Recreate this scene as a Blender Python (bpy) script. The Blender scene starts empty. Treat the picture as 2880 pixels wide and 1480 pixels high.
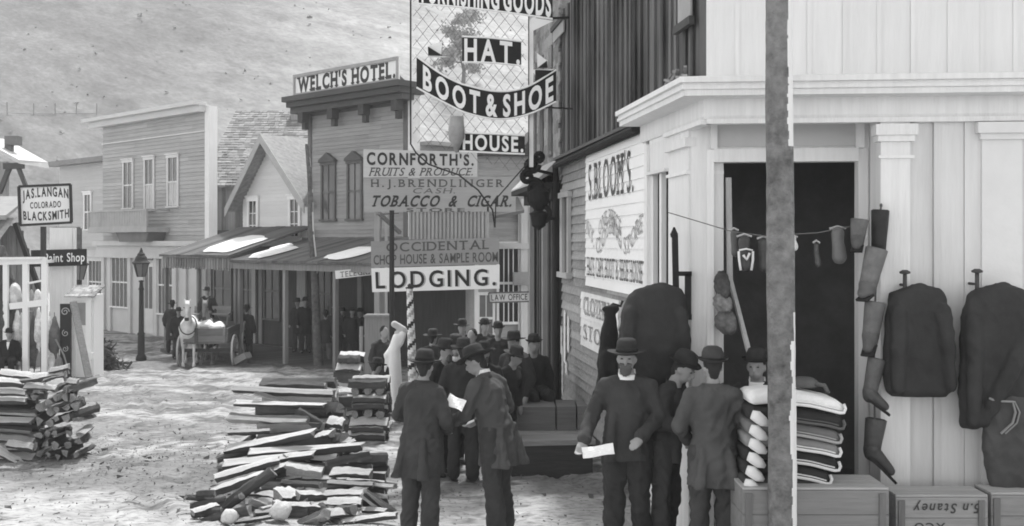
import bpy, bmesh, math, random
from mathutils import Vector, Matrix, noise
R = math.radians
random.seed(7)
S = bpy.context.scene
COL = S.collection
# ------------------------------------------------------------------ camera, sky, sun, exposure
CZ, FP = 2.8, 3000.0
cam = bpy.data.cameras.new('camera'); co = bpy.data.objects.new('camera', cam); COL.objects.link(co)
co.location = (0, 0, CZ); co.rotation_euler = (R(90), 0, 0)
cam.sensor_width = 36; cam.lens = FP / 2880 * 36; cam.shift_y = -60 / 2880
cam.clip_end = 2000; cam.clip_start = .1
S.camera = co
S.cycles.filter_width = 1.8
SUN_AZ, SUN_EL = 172, 60         # degrees right of straight-behind-the-camera, elevation
sv = Vector((math.sin(R(SUN_AZ)) * math.cos(R(SUN_EL)), -math.cos(R(SUN_AZ)) * math.cos(R(SUN_EL)), math.sin(R(SUN_EL))))
W_ = bpy.data.worlds.new('World'); S.world = W_; W_.use_nodes = True
nt = W_.node_tree; nt.nodes.clear()
sky = nt.nodes.new('ShaderNodeTexSky'); sky.sky_type = 'NISHITA'; sky.sun_disc = False
sky.sun_elevation = R(SUN_EL); sky.sun_rotation = math.atan2(sv.x, sv.y)
bw = nt.nodes.new('ShaderNodeRGBToBW'); bg = nt.nodes.new('ShaderNodeBackground'); ou = nt.nodes.new('ShaderNodeOutputWorld')
nt.links.new(sky.outputs[0], bw.inputs[0]); nt.links.new(bw.outputs[0], bg.inputs[0]); nt.links.new(bg.outputs[0], ou.inputs[0])
bg.inputs[1].default_value = .15
sl = bpy.data.lights.new('sun', 'SUN'); sl.energy = 1.5; sl.angle = R(4); sl.color = (1, 1, 1)
so = bpy.data.objects.new('sun', sl); COL.objects.link(so); so.rotation_euler = sv.to_track_quat('Z', 'Y').to_euler()
S.view_settings.view_transform = 'Standard'; S.view_settings.look = 'None'
S.view_settings.exposure = 1.78; S.view_settings.gamma = 1
# ------------------------------------------------------------------ helpers
def gz(x, y):
    if y < 10: return 0.0
    if y < 34: return -.0396 * (y - 10)
    return -.95
def Wp(px, py, Y): return Vector(((px - 1440) / FP * Y, Y, CZ - (py - 680) / FP * Y))
class Fr:
    def __init__(s, O, u):
        u = Vector((u[0], u[1], 0)).normalized(); s.O = Vector((O[0], O[1], 0)); s.u = u; s.n = Vector((u.y, -u.x, 0))
    def p(s, a, o, z): return s.O + s.u * a + s.n * o + Vector((0, 0, z))
    def hit(s, px, py, o=0):
        A = (px - 1440) / FP; B = s.O + s.n * o
        a = (A * B.y - B.x) / (s.u.x - A * s.u.y); Y = B.y + s.u.y * a
        return a, CZ - (py - 680) / FP * Y
_m = {}
def mat(v, kind='plain', rough=.85, amt=.25, sc=3.0, bump=.3, key=''):
    """procedural grey: v base value; kind picks the pattern"""
    k = (v, kind, rough, amt, sc, bump)
    if k in _m: return _m[k]
    m = bpy.data.materials.new('%s_%d' % (kind, int(v * 1000))); m.use_nodes = True; _m[k] = m
    t = m.node_tree; N = t.nodes; L = t.links; b = N['Principled BSDF']
    b.inputs['Roughness'].default_value = rough; b.inputs['Specular IOR Level'].default_value = .25
    tc = N.new('ShaderNodeTexCoord'); mp = N.new('ShaderNodeMapping'); L.new(tc.outputs['Object'], mp.inputs[0])
    s = {'plain': (1, 1, 1), 'cloth': (1, 1, 1), 'woodv': (9, 9, .7), 'woodh': (1.0, 1.0, 10), 'woodx': (.7, 9, 9), 'glass': (1, 1, 1)}.get(kind, (1, 1, 1))
    mp.inputs['Scale'].default_value = s
    n = N.new('ShaderNodeTexNoise'); n.inputs['Scale'].default_value = sc; n.inputs['Detail'].default_value = 6; n.inputs['Roughness'].default_value = .65
    L.new(mp.outputs[0], n.inputs['Vector'])
    n2 = N.new('ShaderNodeTexNoise'); n2.inputs['Scale'].default_value = .8; n2.inputs['Detail'].default_value = 3
    L.new(tc.outputs['Object'], n2.inputs['Vector'])
    g = N.new('ShaderNodeNewGeometry')
    # value = v * (1 + amt*(2n-1)*2 + amt*(n2) + island)
    def M(op, a, bb):
        q = N.new('ShaderNodeMath'); q.operation = op
        for i, x in enumerate((a, bb)):
            if isinstance(x, (int, float)): q.inputs[i].default_value = x
            else: L.new(x, q.inputs[i])
        return q.outputs[0]
    a1 = M('MULTIPLY', M('SUBTRACT', n.outputs[0], .5), amt * 2.6)
    a2 = M('MULTIPLY', M('SUBTRACT', n2.outputs[0], .5), amt * 1.6)
    tot = M('ADD', a1, a2)
    if kind.startswith('wood'):
        tot = M('ADD', tot, M('MULTIPLY', M('SUBTRACT', g.outputs['Random Per Island'], .5), amt * 1.25))
    val = M('MULTIPLY', M('MAXIMUM', M('ADD', tot, 1.0), .25), v)
    cb = N.new('ShaderNodeCombineColor')
    for i in range(3): L.new(val, cb.inputs[i])
    L.new(cb.outputs[0], b.inputs['Base Color'])
    if kind == 'glass':
        b.inputs['Roughness'].default_value = .12; b.inputs['Specular IOR Level'].default_value = .5
    if bump:
        n3 = N.new('ShaderNodeTexNoise'); n3.inputs['Scale'].default_value = sc * (25 if kind == 'cloth' else 4); n3.inputs['Detail'].default_value = 4
        L.new(mp.outputs[0], n3.inputs['Vector'])
        bp = N.new('ShaderNodeBump'); bp.inputs['Strength'].default_value = bump; bp.inputs['Distance'].default_value = .02
        L.new(n3.outputs[0], bp.inputs['Height']); L.new(bp.outputs[0], b.inputs['Normal'])
    return m
WHITE = mat(.72, 'woodv', amt=.10, sc=2); WHITEP = mat(.71, 'woodv', amt=.15, sc=1.8)
def wpos(o):
    v = Vector((0, 0, 0))
    while o: v = v + o.location; o = o.parent
    return v
def tag(o, label=None, cat=None, group=None, kind=None):
    if label: o['label'] = label
    if cat: o['category'] = cat
    if group: o['group'] = group
    if kind: o['kind'] = kind
    return o
def empty(name, loc, label, cat, group=None, rz=0):
    o = bpy.data.objects.new(name, None); COL.objects.link(o); o.location = loc; o.rotation_euler = (0, 0, rz); o.empty_display_size = .2
    return tag(o, label, cat, group)
class MB:
    def __init__(s): s.v = []; s.f = []; s.mi = []; s.cur = 0
    def add(s, vs, fs):
        n = len(s.v); s.v += [Vector(x) for x in vs]; s.f += [tuple(i + n for i in f) for f in fs]; s.mi += [s.cur] * len(fs); return s
    def hexa(s, p):     # 8 points: bottom 4 ccw, top 4
        return s.add(p, [(0, 3, 2, 1), (4, 5, 6, 7), (0, 1, 5, 4), (1, 2, 6, 5), (2, 3, 7, 6), (3, 0, 4, 7)])
    def fb(s, F, a0, a1, o0, o1, z0, z1):   # box in a wall frame
        return s.hexa([F.p(a0, o1, z0), F.p(a1, o1, z0), F.p(a1, o0, z0), F.p(a0, o0, z0), F.p(a0, o1, z1), F.p(a1, o1, z1), F.p(a1, o0, z1), F.p(a0, o0, z1)])
    def box(s, c, d, rz=0, rot=None):
        M = rot if rot else Matrix.Rotation(rz, 3, 'Z'); c = Vector(c)
        q = [(-1, -1, -1), (1, -1, -1), (1, 1, -1), (-1, 1, -1), (-1, -1, 1), (1, -1, 1), (1, 1, 1), (-1, 1, 1)]
        return s.hexa([c + M @ Vector((x * d[0] / 2, y * d[1] / 2, z * d[2] / 2)) for x, y, z in q])
    def bar(s, a, b, w, h, up=(0, 0, 1)):
        a = Vector(a); b = Vector(b); d = (b - a).normalized(); up = Vector(up)
        x = d.cross(up)
        if x.length < 1e-4: x = d.cross(Vector((0, 1, 0)))
        x.normalize(); y = x.cross(d).normalized(); x = x * (w / 2); y = y * (h / 2)
        return s.hexa([a - x - y, a + x - y, b + x - y, b - x - y, a - x + y, a + x + y, b + x + y, b - x + y])
    def tube(s, pts, rs, n=10, cap=True):
        pts = [Vector(p) for p in pts]
        if not isinstance(rs, (list, tuple)): rs = [rs] * len(pts)
        vs = []; X = None
        for i, p in enumerate(pts):
            d = (pts[min(i + 1, len(pts) - 1)] - pts[max(i - 1, 0)]).normalized()
            if X is None:
                X = d.cross(Vector((0, 0, 1)))
                if X.length < 1e-3: X = Vector((1, 0, 0))
            X = (X - d * X.dot(d)).normalized(); Y = d.cross(X)
            for k in range(n):
                t = 2 * math.pi * k / n; vs.append(p + (X * math.cos(t) + Y * math.sin(t)) * rs[i])
        fs = [(i * n + k, i * n + (k + 1) % n, (i + 1) * n + (k + 1) % n, (i + 1) * n + k) for i in range(len(pts) - 1) for k in range(n)]
        if cap: fs += [tuple(range(n - 1, -1, -1)), tuple(range((len(pts) - 1) * n, len(pts) * n))]
        return s.add(vs, fs)
    def lathe(s, c, prof, n=20, sx=1, sy=1):
        c = Vector(c); vs = [c + Vector((r * math.cos(2 * math.pi * k / n) * sx, r * math.sin(2 * math.pi * k / n) * sy, z)) for r, z in prof for k in range(n)]
        fs = [(i * n + k, i * n + (k + 1) % n, (i + 1) * n + (k + 1) % n, (i + 1) * n + k) for i in range(len(prof) - 1) for k in range(n)]
        fs += [tuple(range(n - 1, -1, -1)), tuple(range((len(prof) - 1) * n, len(prof) * n))]
        return s.add(vs, fs)
    def prism(s, poly, F, o0, o1):   # poly of (a,z) in a frame, extruded o0..o1
        n = len(poly); vs = [F.p(a, o1, z) for a, z in poly] + [F.p(a, o0, z) for a, z in poly]
        return s.add(vs, [tuple(range(n)), tuple(range(2 * n - 1, n - 1, -1))] + [(i, n + i, n + (i + 1) % n, (i + 1) % n) for i in range(n)])
    def loft(s, rings, close=True):
        n = len(rings[0]); vs = [p for r in rings for p in r]
        fs = [(i * n + k, i * n + (k + 1) % n, (i + 1) * n + (k + 1) % n, (i + 1) * n + k) for i in range(len(rings) - 1) for k in range(n)]
        if close: fs += [tuple(range(n - 1, -1, -1)), tuple(range((len(rings) - 1) * n, len(rings) * n))]
        return s.add(vs, fs)
    def build(s, name, m, parent=None, smooth=False, fix=True, local=False):
        me = bpy.data.meshes.new(name)
        off = Vector((0, 0, 0)) if (parent is None or local) else wpos(parent)
        me.from_pydata([v - off for v in s.v], [], s.f)
        ms = m if isinstance(m, (list, tuple)) else [m]
        for x in ms: me.materials.append(x)
        if len(ms) > 1: me.polygons.foreach_set('material_index', s.mi)
        if fix:
            bm = bmesh.new(); bm.from_mesh(me); bmesh.ops.recalc_face_normals(bm, faces=bm.faces); bm.to_mesh(me); bm.free()
        if smooth: me.polygons.foreach_set('use_smooth', [True] * len(me.polygons))
        me.update(); o = bpy.data.objects.new(name, me); COL.objects.link(o); o.parent = parent
        return o
def part(name, mb, m, parent, **k): return mb.build(name, m, parent, **k)
def alone(name, mb, m, base, label, cat, group=None, smooth=False):   # a thing that is one mesh
    base = Vector(base); mb.v = [v - base for v in mb.v]
    o = mb.build(name, m, None, smooth); o.location = base
    return tag(o, label, cat, group)
def struct(name, mb, m, smooth=False, fix=True): return tag(mb.build(name, m, None, smooth, fix), kind='structure')
# ---- lettering
_g = {}
def glyph(c, off=.0):
    k = (c, off)
    if k in _g: return _g[k]
    cu = bpy.data.curves.new('t', 'FONT'); cu.body = c; cu.offset = off; cu.size = 1; cu.resolution_u = 4
    o = bpy.data.objects.new('t', cu); COL.objects.link(o)
    dg = bpy.context.evaluated_depsgraph_get(); dg.update()
    me = bpy.data.meshes.new_from_object(o.evaluated_get(dg))
    vs = [(v.co.x, v.co.y) for v in me.vertices]; fs = [tuple(p.vertices) for p in me.polygons]
    x0 = min(v[0] for v in vs); x1 = max(v[0] for v in vs)
    _g[k] = ([(x - x0, y) for x, y in vs], fs, x1 - x0)
    bpy.data.objects.remove(o); bpy.data.curves.remove(cu); bpy.data.meshes.remove(me)
    return _g[k]
SER = {'A': 'b08b92', 'B': 'b10t10', 'C': '', 'D': 'b10t10', 'E': 'b10t10', 'F': 'b15t10', 'G': 'b80', 'H': 'b14t14b86t86', 'I': 'b50t50', 'J': 't75', 'K': 'b12t12b86t86', 'L': 'b12t15',
       'M': 'b10t10b90t90', 'N': 'b12t12t88', 'P': 'b15t12', 'R': 'b12t12b88', 'S': '', 'T': 'b50', 'U': 't14t86', 'W': 't08t92', 'Y': 'b50t10t90'}
def lettering(mb, text, place, x0, x1, h, y0=0, off=.02, serif=False, slant=0, gap=.16, space=.35, widths=None, eps=.0015):
    """fills text between x0 and x1 (board units), cap height h; place(x,y,lift)->world"""
    H = max(v[1] for v in glyph('H', off)[0]); adv = []
    for c in text:
        adv.append(space if c == ' ' else glyph(c, off)[2] + gap)
    tot = sum(adv) - gap; kx = (x1 - x0) / tot; x = x0; k = h / H; li = 0
    for c, a in zip(text, adv):
        if c != ' ':
            vs, fs, w = glyph(c, off); li += 1
            q = [(x + vx * kx, vy * k) for vx, vy in vs]
            mb.add([place(X + slant * Y, y0 + Y, 0) for X, Y in q], fs)
            if serif:
                sp = SER.get(c, ''); ww = w * kx
                for j in range(0, len(sp), 3):
                    cx = x + ww * int(sp[j + 1:j + 3]) / 100; hw = min(.26 * ww, h * .18) if c != 'I' else h * .2
                    yb = 0 if sp[j] == 'b' else h * .90
                    P = [(cx - hw, yb), (cx + hw, yb), (cx + hw, yb + h * .10), (cx - hw, yb + h * .10)]
                    mb.add([place(X + slant * Y, y0 + Y, eps) for X, Y in P], [(0, 1, 2, 3)])
        x += a * kx
def fplace(F, o, z0=0): return lambda x, y, l: F.p(x, o + l, z0 + y)
# ---- walls
def clap(mb, F, a0, a1, z0, z1, pitch=.13, d=.022, o=0, top=None, cut=None):
    z = z0; 
    while z < z1 - .01:
        zt = min(z + pitch, z1); aa0, aa1 = a0, a1
        if top:
            aa0, aa1 = top((z + zt) / 2)
            if aa1 - aa0 < .05: z = zt; continue
        # stagger joints: split the course in boards
        xs = [aa0]; 
        while xs[-1] + 4.2 < aa1: xs.append(xs[-1] + random.uniform(2.4, 4.2))
        xs.append(aa1)
        for i in range(len(xs) - 1):
            p, q = xs[i] + .003, xs[i + 1] - .003
            mb.add([F.p(p, o + d, z), F.p(q, o + d, z), F.p(q, o + .004, zt), F.p(p, o + .004, zt), F.p(p, o, z), F.p(q, o, z)], [(0, 1, 2, 3), (0, 4, 5, 1)])
        z = zt
def boards(mb, F, a0, a1, z0, z1, w=.25, d=.02, o=0, batten=.04, jit=.3, zf=None, bd=None):
    a = a0
    while a < a1 - .01:
        b = min(a + w * random.uniform(1 - jit, 1 + jit), a1)
        if a1 - b < w * .3: b = a1
        t = o + d + random.uniform(0, .008); zt = zf((a + b) / 2) if zf else z1
        mb.fb(F, a + .004, b - .004, o, t, z0, zt)
        if batten and b < a1: mb.fb(F, b - batten / 2, b + batten / 2, t + .001, t + (bd or .02), z0 + .002, zt - .002)
        a = b
def window(parent, F, a0, a1, z0, z1, o=.03, tw=.08, cols=2, rows=2, fm=None, gm=None, hood=True, sill=True, curtain=False, lab=None):
    fm = fm or WHITEP; gm = gm or mat(.05, 'glass', amt=.3, sc=1.5, bump=0)
    m = MB(); d = .05
    m.fb(F, a0 - tw, a0, o, o + d, z0, z1); m.fb(F, a1, a1 + tw, o, o + d, z0, z1)
    m.fb(F, a0 - tw - .02, a1 + tw + .02, o, o + d + .02, z1, z1 + tw * 1.2)
    if hood: m.fb(F, a0 - tw - .06, a1 + tw + .06, o, o + d + .06, z1 + tw * 1.2, z1 + tw * 1.2 + .05)
    if sill: m.fb(F, a0 - tw - .05, a1 + tw + .05, o, o + d + .04, z0 - .06, z0)
    for i in range(1, cols): a = a0 + (a1 - a0) * i / cols; m.fb(F, a - .012, a + .012, o + .012, o + .035, z0, z1)
    for i in range(1, rows): z = z0 + (z1 - z0) * i / rows; w = .03 if i * 2 == rows else .012; m.fb(F, a0, a1, o + .012, o + .038, z - w, z + w)
    w = m.build('window', fm, parent)
    if lab: w['label'] = lab
    g = MB(); g.fb(F, a0, a1, o, o + .01, z0, z1); g.build('pane', gm, w)
    if curtain:
        c = MB(); c.fb(F, a0 + .02, a1 - .02, o + .0105, o + .0115, z0 + .02, z0 + (z1 - z0) * .52); c.build('curtain', mat(.5, 'cloth', amt=.2, sc=6), w)
    return w
# ---- fused organic shapes (closed primitives joined, voxel remeshed into one surface)
def cap(p0, p1, r0, r1, sx=1.0, side=(1, 0, 0), n=14): return ('c', Vector(p0), Vector(p1), r0, r1, sx, Vector(side), n)
def ell(c, r, rot=None): return ('e', Vector(c), r, rot)
def fuse(name, prims, voxel, m, parent, smooth=3, nz=0, nsc=8, local=True, cut=None):
    mb = MB()
    for p in prims:
        if p[0] == 'c':
            _, a, b, r0, r1, sx, side, n = p; d = b - a
            if d.length < 1e-5: d = Vector((0, 0, 1e-4))
            D = d.normalized(); X = side - D * side.dot(D)
            if X.length < 1e-3: X = Vector((0, 1, 0)) - D * D.y
            X.normalize(); Y = D.cross(X); rings = []
            for t in (-88, -60, -30, 0): rings.append((a + D * r0 * math.sin(R(t)), r0 * math.cos(R(t))))
            for t in (0, 30, 60, 88): rings.append((b + D * r1 * math.sin(R(t)), r1 * math.cos(R(t))))
            mb.loft([[c + (X * math.cos(2 * math.pi * k / n) * sx + Y * math.sin(2 * math.pi * k / n)) * r for k in range(n)] for c, r in rings])
        elif p[0] == 'e':
            _, c, r, rot = p; M = rot or Matrix.Identity(3); n = 16
            mb.loft([[c + M @ Vector((r[0] * math.cos(R(t)) * math.cos(2 * math.pi * k / n), r[1] * math.cos(R(t)) * math.sin(2 * math.pi * k / n), r[2] * math.sin(R(t)))) for k in range(n)] for t in (-88, -65, -42, -20, 0, 20, 42, 65, 88)])
        elif p[0] == 'l': mb.loft(p[1])
    me = bpy.data.meshes.new(name); me.from_pydata(mb.v, [], mb.f); bm = bmesh.new(); bm.from_mesh(me)
    bmesh.ops.recalc_face_normals(bm, faces=bm.faces); bm.to_mesh(me); bm.free()
    o = bpy.data.objects.new(name, me); COL.objects.link(o)
    md = o.modifiers.new('r', 'REMESH'); md.mode = 'VOXEL'; md.voxel_size = voxel
    dg = bpy.context.evaluated_depsgraph_get(); dg.update()
    me2 = bpy.data.meshes.new_from_object(o.evaluated_get(dg)); bpy.data.objects.remove(o); bpy.data.meshes.remove(me)
    bm = bmesh.new(); bm.from_mesh(me2)
    for _ in range(smooth): bmesh.ops.smooth_vert(bm, verts=bm.verts, factor=.5, use_axis_x=True, use_axis_y=True, use_axis_z=True)
    if nz:
        bm.normal_update()
        for v in bm.verts:
            q = v.co * nsc; f1 = noise.noise(Vector((q.x, q.y, q.z * .35))); f2 = 1 - abs(noise.noise(Vector((q.x * 1.6 + q.z * .9, q.y * 1.6, q.z * .7 + 5)))) * 3
            v.co += v.normal * (nz * (f1 + .45 * noise.noise(q * 2.3) + .45 * max(-1, f2)))
    if cut:
        co_, no_ = cut if isinstance(cut, tuple) else ((0, 0, cut), (0, 0, 1))
        r_ = bmesh.ops.bisect_plane(bm, geom=bm.verts[:] + bm.edges[:] + bm.faces[:], plane_co=co_, plane_no=no_, clear_inner=True)
        bmesh.ops.holes_fill(bm, edges=[e for e in bm.edges if e.is_boundary], sides=0)
    bm.to_mesh(me2); bm.free(); me2.name = name
    me2.materials.clear(); me2.materials.append(m); me2.polygons.foreach_set('use_smooth', [True] * len(me2.polygons))
    ob = bpy.data.objects.new(name, me2); COL.objects.link(ob); ob.parent = parent
    return ob
SKIN = mat(.28, 'plain', rough=.6, amt=.1, sc=6, bump=.1)
def person(label, loc, rz, H=1.75, bend=0, arms=None, legs=None, hat='bowler', hlen=.78, cm=.035, tm=.045, hm=.03, collar=False, beard=False, group=None, vx=.02, turn=0, nod=0, apron=False, shirt=None, seat=False):
    """body faces -Y at rz=0. arms: two (elbow, wrist) in body units for 1.75 m"""
    k = H / 1.75; root = empty('person', loc, label, 'person', group, rz)
    near = vx < .015
    B = Matrix.Rotation(R(bend), 3, 'X'); piv = Vector((0, 0, .95))
    def T(p): return (piv + B @ (Vector(p) - piv)) * k
    sh = [(-.185, .01, 1.395), (.185, .01, 1.395)]; cm *= .9; tm *= .9
    arms = arms or [((-.26, .02, 1.15), (-.25, -.08, .92)), ((.26, .02, 1.15), (.25, -.08, .92))]
    if seat: legs = legs or [((-.12, -.42, .93), (-.12, -.42, .5)), ((.12, -.42, .93), (.12, -.42, .5))]
    legs = legs or [((-.11, -.02, .5), (-.12, .02, .09)), ((.11, -.02, .5), (.12, .02, .09))]
    HR = Matrix.Rotation(R(turn), 3, 'Z') @ Matrix.Rotation(R(nod), 3, 'X')
    neck = Vector((0, -.015, 1.50)); hc = neck + HR @ Vector((0, -.025, .135))
    def Hd(p): return T(hc + HR @ Vector(p))
    P = [cap(T((0, 0, .98)), T((0, 0, 1.30)), .10 * k, .105 * k, 1.35), cap(T((0, .01, 1.38)), T(neck + Vector((0, 0, .03))), .085 * k, .055 * k),
         ell(Hd((0, 0, .01)), (.073 * k, .092 * k, .112 * k)), ell(Hd((0, -.02, -.06)), (.058 * k, .066 * k, .06 * k)),
         cap(Hd((0, -.092, .01)), Hd((0, -.108, -.03)), .009 * k, .015 * k), ell(Hd((-.075, .01, -.01)), (.012 * k, .02 * k, .032 * k)), ell(Hd((.075, .01, -.01)), (.012 * k, .02 * k, .032 * k)),
         cap(Hd((-.035, -.078, .028)), Hd((.035, -.078, .028)), .014 * k, .014 * k), cap(Hd((-.018, -.088, -.062)), Hd((.018, -.088, -.062)), .01 * k, .01 * k)]
    for i in (0, 1):
        e, w = Vector(arms[i][0]), Vector(arms[i][1]); s_ = Vector(sh[i])
        P += [cap(T(s_), T(e), .055 * k, .043 * k), cap(T(e), T(w), .042 * k, .028 * k)]
        d = (w - e).normalized(); side = Vector((1, 0, 0)) - d * d.x
        if side.length < .1: side = Vector((0, 1, 0))
        side.normalize(); up = d.cross(side)
        pc = w + d * .085; P.append(cap(T(w + d * .02), T(pc), .03 * k, .034 * k, 1.25, side))
        if vx < .025:
            for j, ln in enumerate((.055, .068, .064, .048)):
                b0 = w + d * .10 + side * (-.032 + .0215 * j); b1 = b0 + d * ln * .6 + up * .004; b2 = b1 + (d * .6 + up * (-.6 if i else .6)) * ln * .5
                P += [cap(T(b0), T(b1), .0105 * k, .0095 * k, n=8), cap(T(b1), T(b2), .0095 * k, .008 * k, n=8)]
            th = w + d * .04 + side * (.038 if i == 0 else -.038)
            P.append(cap(T(th), T(th + d * .05 + side * (.018 if i == 0 else -.018)), .012 * k, .009 * k, n=8))
        hp = Vector((-.09 if i == 0 else .09, 0, .93)); kn, an = Vector(legs[i][0]), Vector(legs[i][1])
        P += [cap(hp * k, kn * k, .08 * k, .056 * k), cap(kn * k, an * k, .055 * k, .04 * k), cap(an * k, (an + Vector((0, -.12, -.05))) * k, .04 * k, .035 * k)]
    bd_ = fuse('body', P, max(vx * .8, .009), SKIN, root, 2)
    if near:
        for sx_ in (-.031, .031):
            m = MB(); m.lathe(Hd((sx_, -.084, .006)), [(.001, -.006 * k), (.011 * k, -.004 * k), (.013 * k, 0), (.011 * k, .004 * k), (.001, .006 * k)], 10); m.build('eye', mat(.02, 'plain', rough=.3), root, True, local=True)
    # trousers
    tr = []
    for i in (0, 1):
        hp = Vector((-.09 if i == 0 else .09, 0, .95)); kn, an = Vector(legs[i][0]), Vector(legs[i][1])
        tr += [cap(hp * k, kn * k, .115 * k, .088 * k), cap(kn * k, (an + Vector((0, 0, -.0))) * k, .088 * k, .08 * k)]
    tr.append(cap((-.05 * k, 0, .97 * k), (.05 * k, 0, .97 * k), .125 * k, .125 * k))
    fuse('trousers', tr, vx, mat(tm, 'cloth', amt=.35, sc=5), root, 3, .020, 9)
    bt = []
    bo = MB()
    for i in (0, 1):
        an = Vector(legs[i][1]); bt += [cap((an + Vector((0, .01, 0))) * k, (an + Vector((0, .02, -.045))) * k, .06 * k, .045 * k), cap((an + Vector((0, -.02, -.045))) * k, (an + Vector((0, -.17, -.055))) * k, .045 * k, .036 * k, 1.15)]
    fuse('boots', bt, vx, mat(.03, 'plain', rough=.5, amt=.3, sc=8), root, 2)
    # coat
    C = [cap(T((0, .0, 1.33)), T((0, 0, 1.10)), .135 * k, .132 * k, 1.36), cap(T((-.04, .01, 1.455)), T((-.17, .01, 1.40)), .06 * k, .072 * k), cap(T((.04, .01, 1.455)), T((.17, .01, 1.40)), .06 * k, .072 * k), cap(T((0, .0, 1.12)), T((0, 0, .98)), .134 * k, .15 * k, 1.28)]
    C.append(cap(T((0, .0, 1.0)), (Vector((0, .02 + .0006 * bend, hlen - .02))) * k, .15 * k, .178 * k, 1.22))
    if near: C += [cap(T((-.1, -.12, 1.18)), Vector((-.13, -.16, hlen)) * k, .03 * k, .04 * k), cap(T((.1, .13, .98)), Vector((.13, .2, hlen)) * k, .03 * k, .05 * k), cap(T((-.12, .12, .98)), Vector((-.16, .18, hlen)) * k, .03 * k, .045 * k)]
    for i in (0, 1):
        e, wv = Vector(arms[i][0]), Vector(arms[i][1]); C += [cap(T(sh[i]), T(e), .076 * k, .062 * k), cap(T(e), T(wv - (wv - e).normalized() * .0), .063 * k, .05 * k)]
    cmm = mat(cm, 'cloth', amt=.4, sc=4)
    ct = fuse('coat', C, vx, cmm, root, 3, .019 if near else .016, 7, cut=hlen * k)
    if near:
        l = MB()
        rr = [[T(neck + Vector((0, .01, 0)) + Vector((math.cos(a) * .085, math.sin(a) * .08, z + (.02 if math.sin(a) > 0 else -.03)))) for a in [2 * math.pi * j / 16 for j in range(16)]] for z in (-.07, -.01)]
        rr += [[T(neck + Vector((0, .01, 0)) + Vector((math.cos(a) * .07, math.sin(a) * .066, z + (.02 if math.sin(a) > 0 else -.03)))) for a in [2 * math.pi * j / 16 for j in range(16)]] for z in (-.012, -.06)]
        l.loft(rr); l.build('collar', cmm, ct, True, local=True)
    if collar:
        l = MB(); rr = []
        for z, r in ((-.035, .078), (.03, .07), (.03, .062), (-.03, .066)):
            rr.append([T(neck + Vector((math.cos(a) * r, math.sin(a) * r + .008, z + (.012 if math.sin(a) > 0 else -.03)))) for a in [2 * math.pi * j / 16 for j in range(16)]])
        l.loft(rr); l.build('shirt_collar', mat(.8, 'cloth', amt=.05), root, True, local=True)
    if shirt:
        q = [T((-.035, -.158, 1.44)), T((.035, -.158, 1.44)), T((.03, -.20, 1.36)), T((0, -.222, 1.24)), T((-.03, -.20, 1.36))]
        l = MB(); l.add([p for p in q] + [p + Vector((0, .03, 0)) for p in q], [(0, 1, 2, 3, 4), (9, 8, 7, 6, 5), (0, 5, 6, 1), (1, 6, 7, 2), (2, 7, 8, 3), (3, 8, 9, 4), (4, 9, 5, 0)])
        l.build('shirt_front', mat(.75, 'cloth', amt=.05), root, local=True)
    hp = [ell(Hd((0, .018, .035)), (.08 * k, .088 * k, .1 * k)), cap(Hd((0, .06, -.02)), Hd((0, .06, -.06)), .05 * k, .04 * k)]
    fuse('hair', hp, max(vx * .8, .012), mat(.03, 'cloth', amt=.4, sc=8), root, 1, .006, 30)
    if beard:
        fuse('beard', [ell(Hd((0, -.06, -.085)), (.05 * k, .04 * k, .06 * k)), cap(Hd((-.04, -.085, -.045)), Hd((.04, -.085, -.045)), .014 * k, .014 * k)], .012, mat(.09, 'cloth', amt=.5, sc=12), root, 1, .008, 40)
    if hat:
        if hat == 'bowler': pr = [(.001, -.0), (.092, 0), (.125, .004), (.138, .022), (.140, .024), (.128, .01), (.096, .008), (.097, .03), (.094, .075), (.078, .112), (.045, .128), (.001, .131)]; tz = .045
        elif hat == 'slouch': pr = [(.001, 0), (.095, 0), (.15, -.012), (.175, .0), (.176, .004), (.15, -.004), (.098, .008), (.094, .05), (.086, .10), (.06, .118), (.03, .108), (.001, .1)]; tz = .05
        elif hat == 'top': pr = [(.001, 0), (.095, 0), (.13, .008), (.133, .012), (.096, .01), (.092, .12), (.096, .165), (.001, .168)]; tz = .05
        else: pr = [(.001, 0), (.09, 0), (.094, .02), (.095, .05), (.07, .075), (.001, .08)]; tz = .045
        rings = []
        for r, z in pr: rings.append([Hd((math.cos(a) * r * .93, .012 + math.sin(a) * r * 1.12, z + tz + (abs(math.cos(a)) ** 2) * (.014 if r > .12 else 0))) for a in [2 * math.pi * j / 24 for j in range(24)]])
        hb = MB(); hb.loft(rings); ho = hb.build('hat', mat(hm, 'cloth', amt=.35, sc=5), root, True, local=True)
        if near:
            bb = MB(); bb.loft([[Hd((math.cos(a) * r * .93, .012 + math.sin(a) * r * 1.12, z + tz)) for a in [2 * math.pi * j / 24 for j in range(24)]] for r, z in ((.0985, .010), (.1, .012), (.1, .034), (.0965, .036))])
            bb.build('hat_band', mat(.02, 'cloth'), ho, True, local=True)
    return root
exec_parts = []
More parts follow.
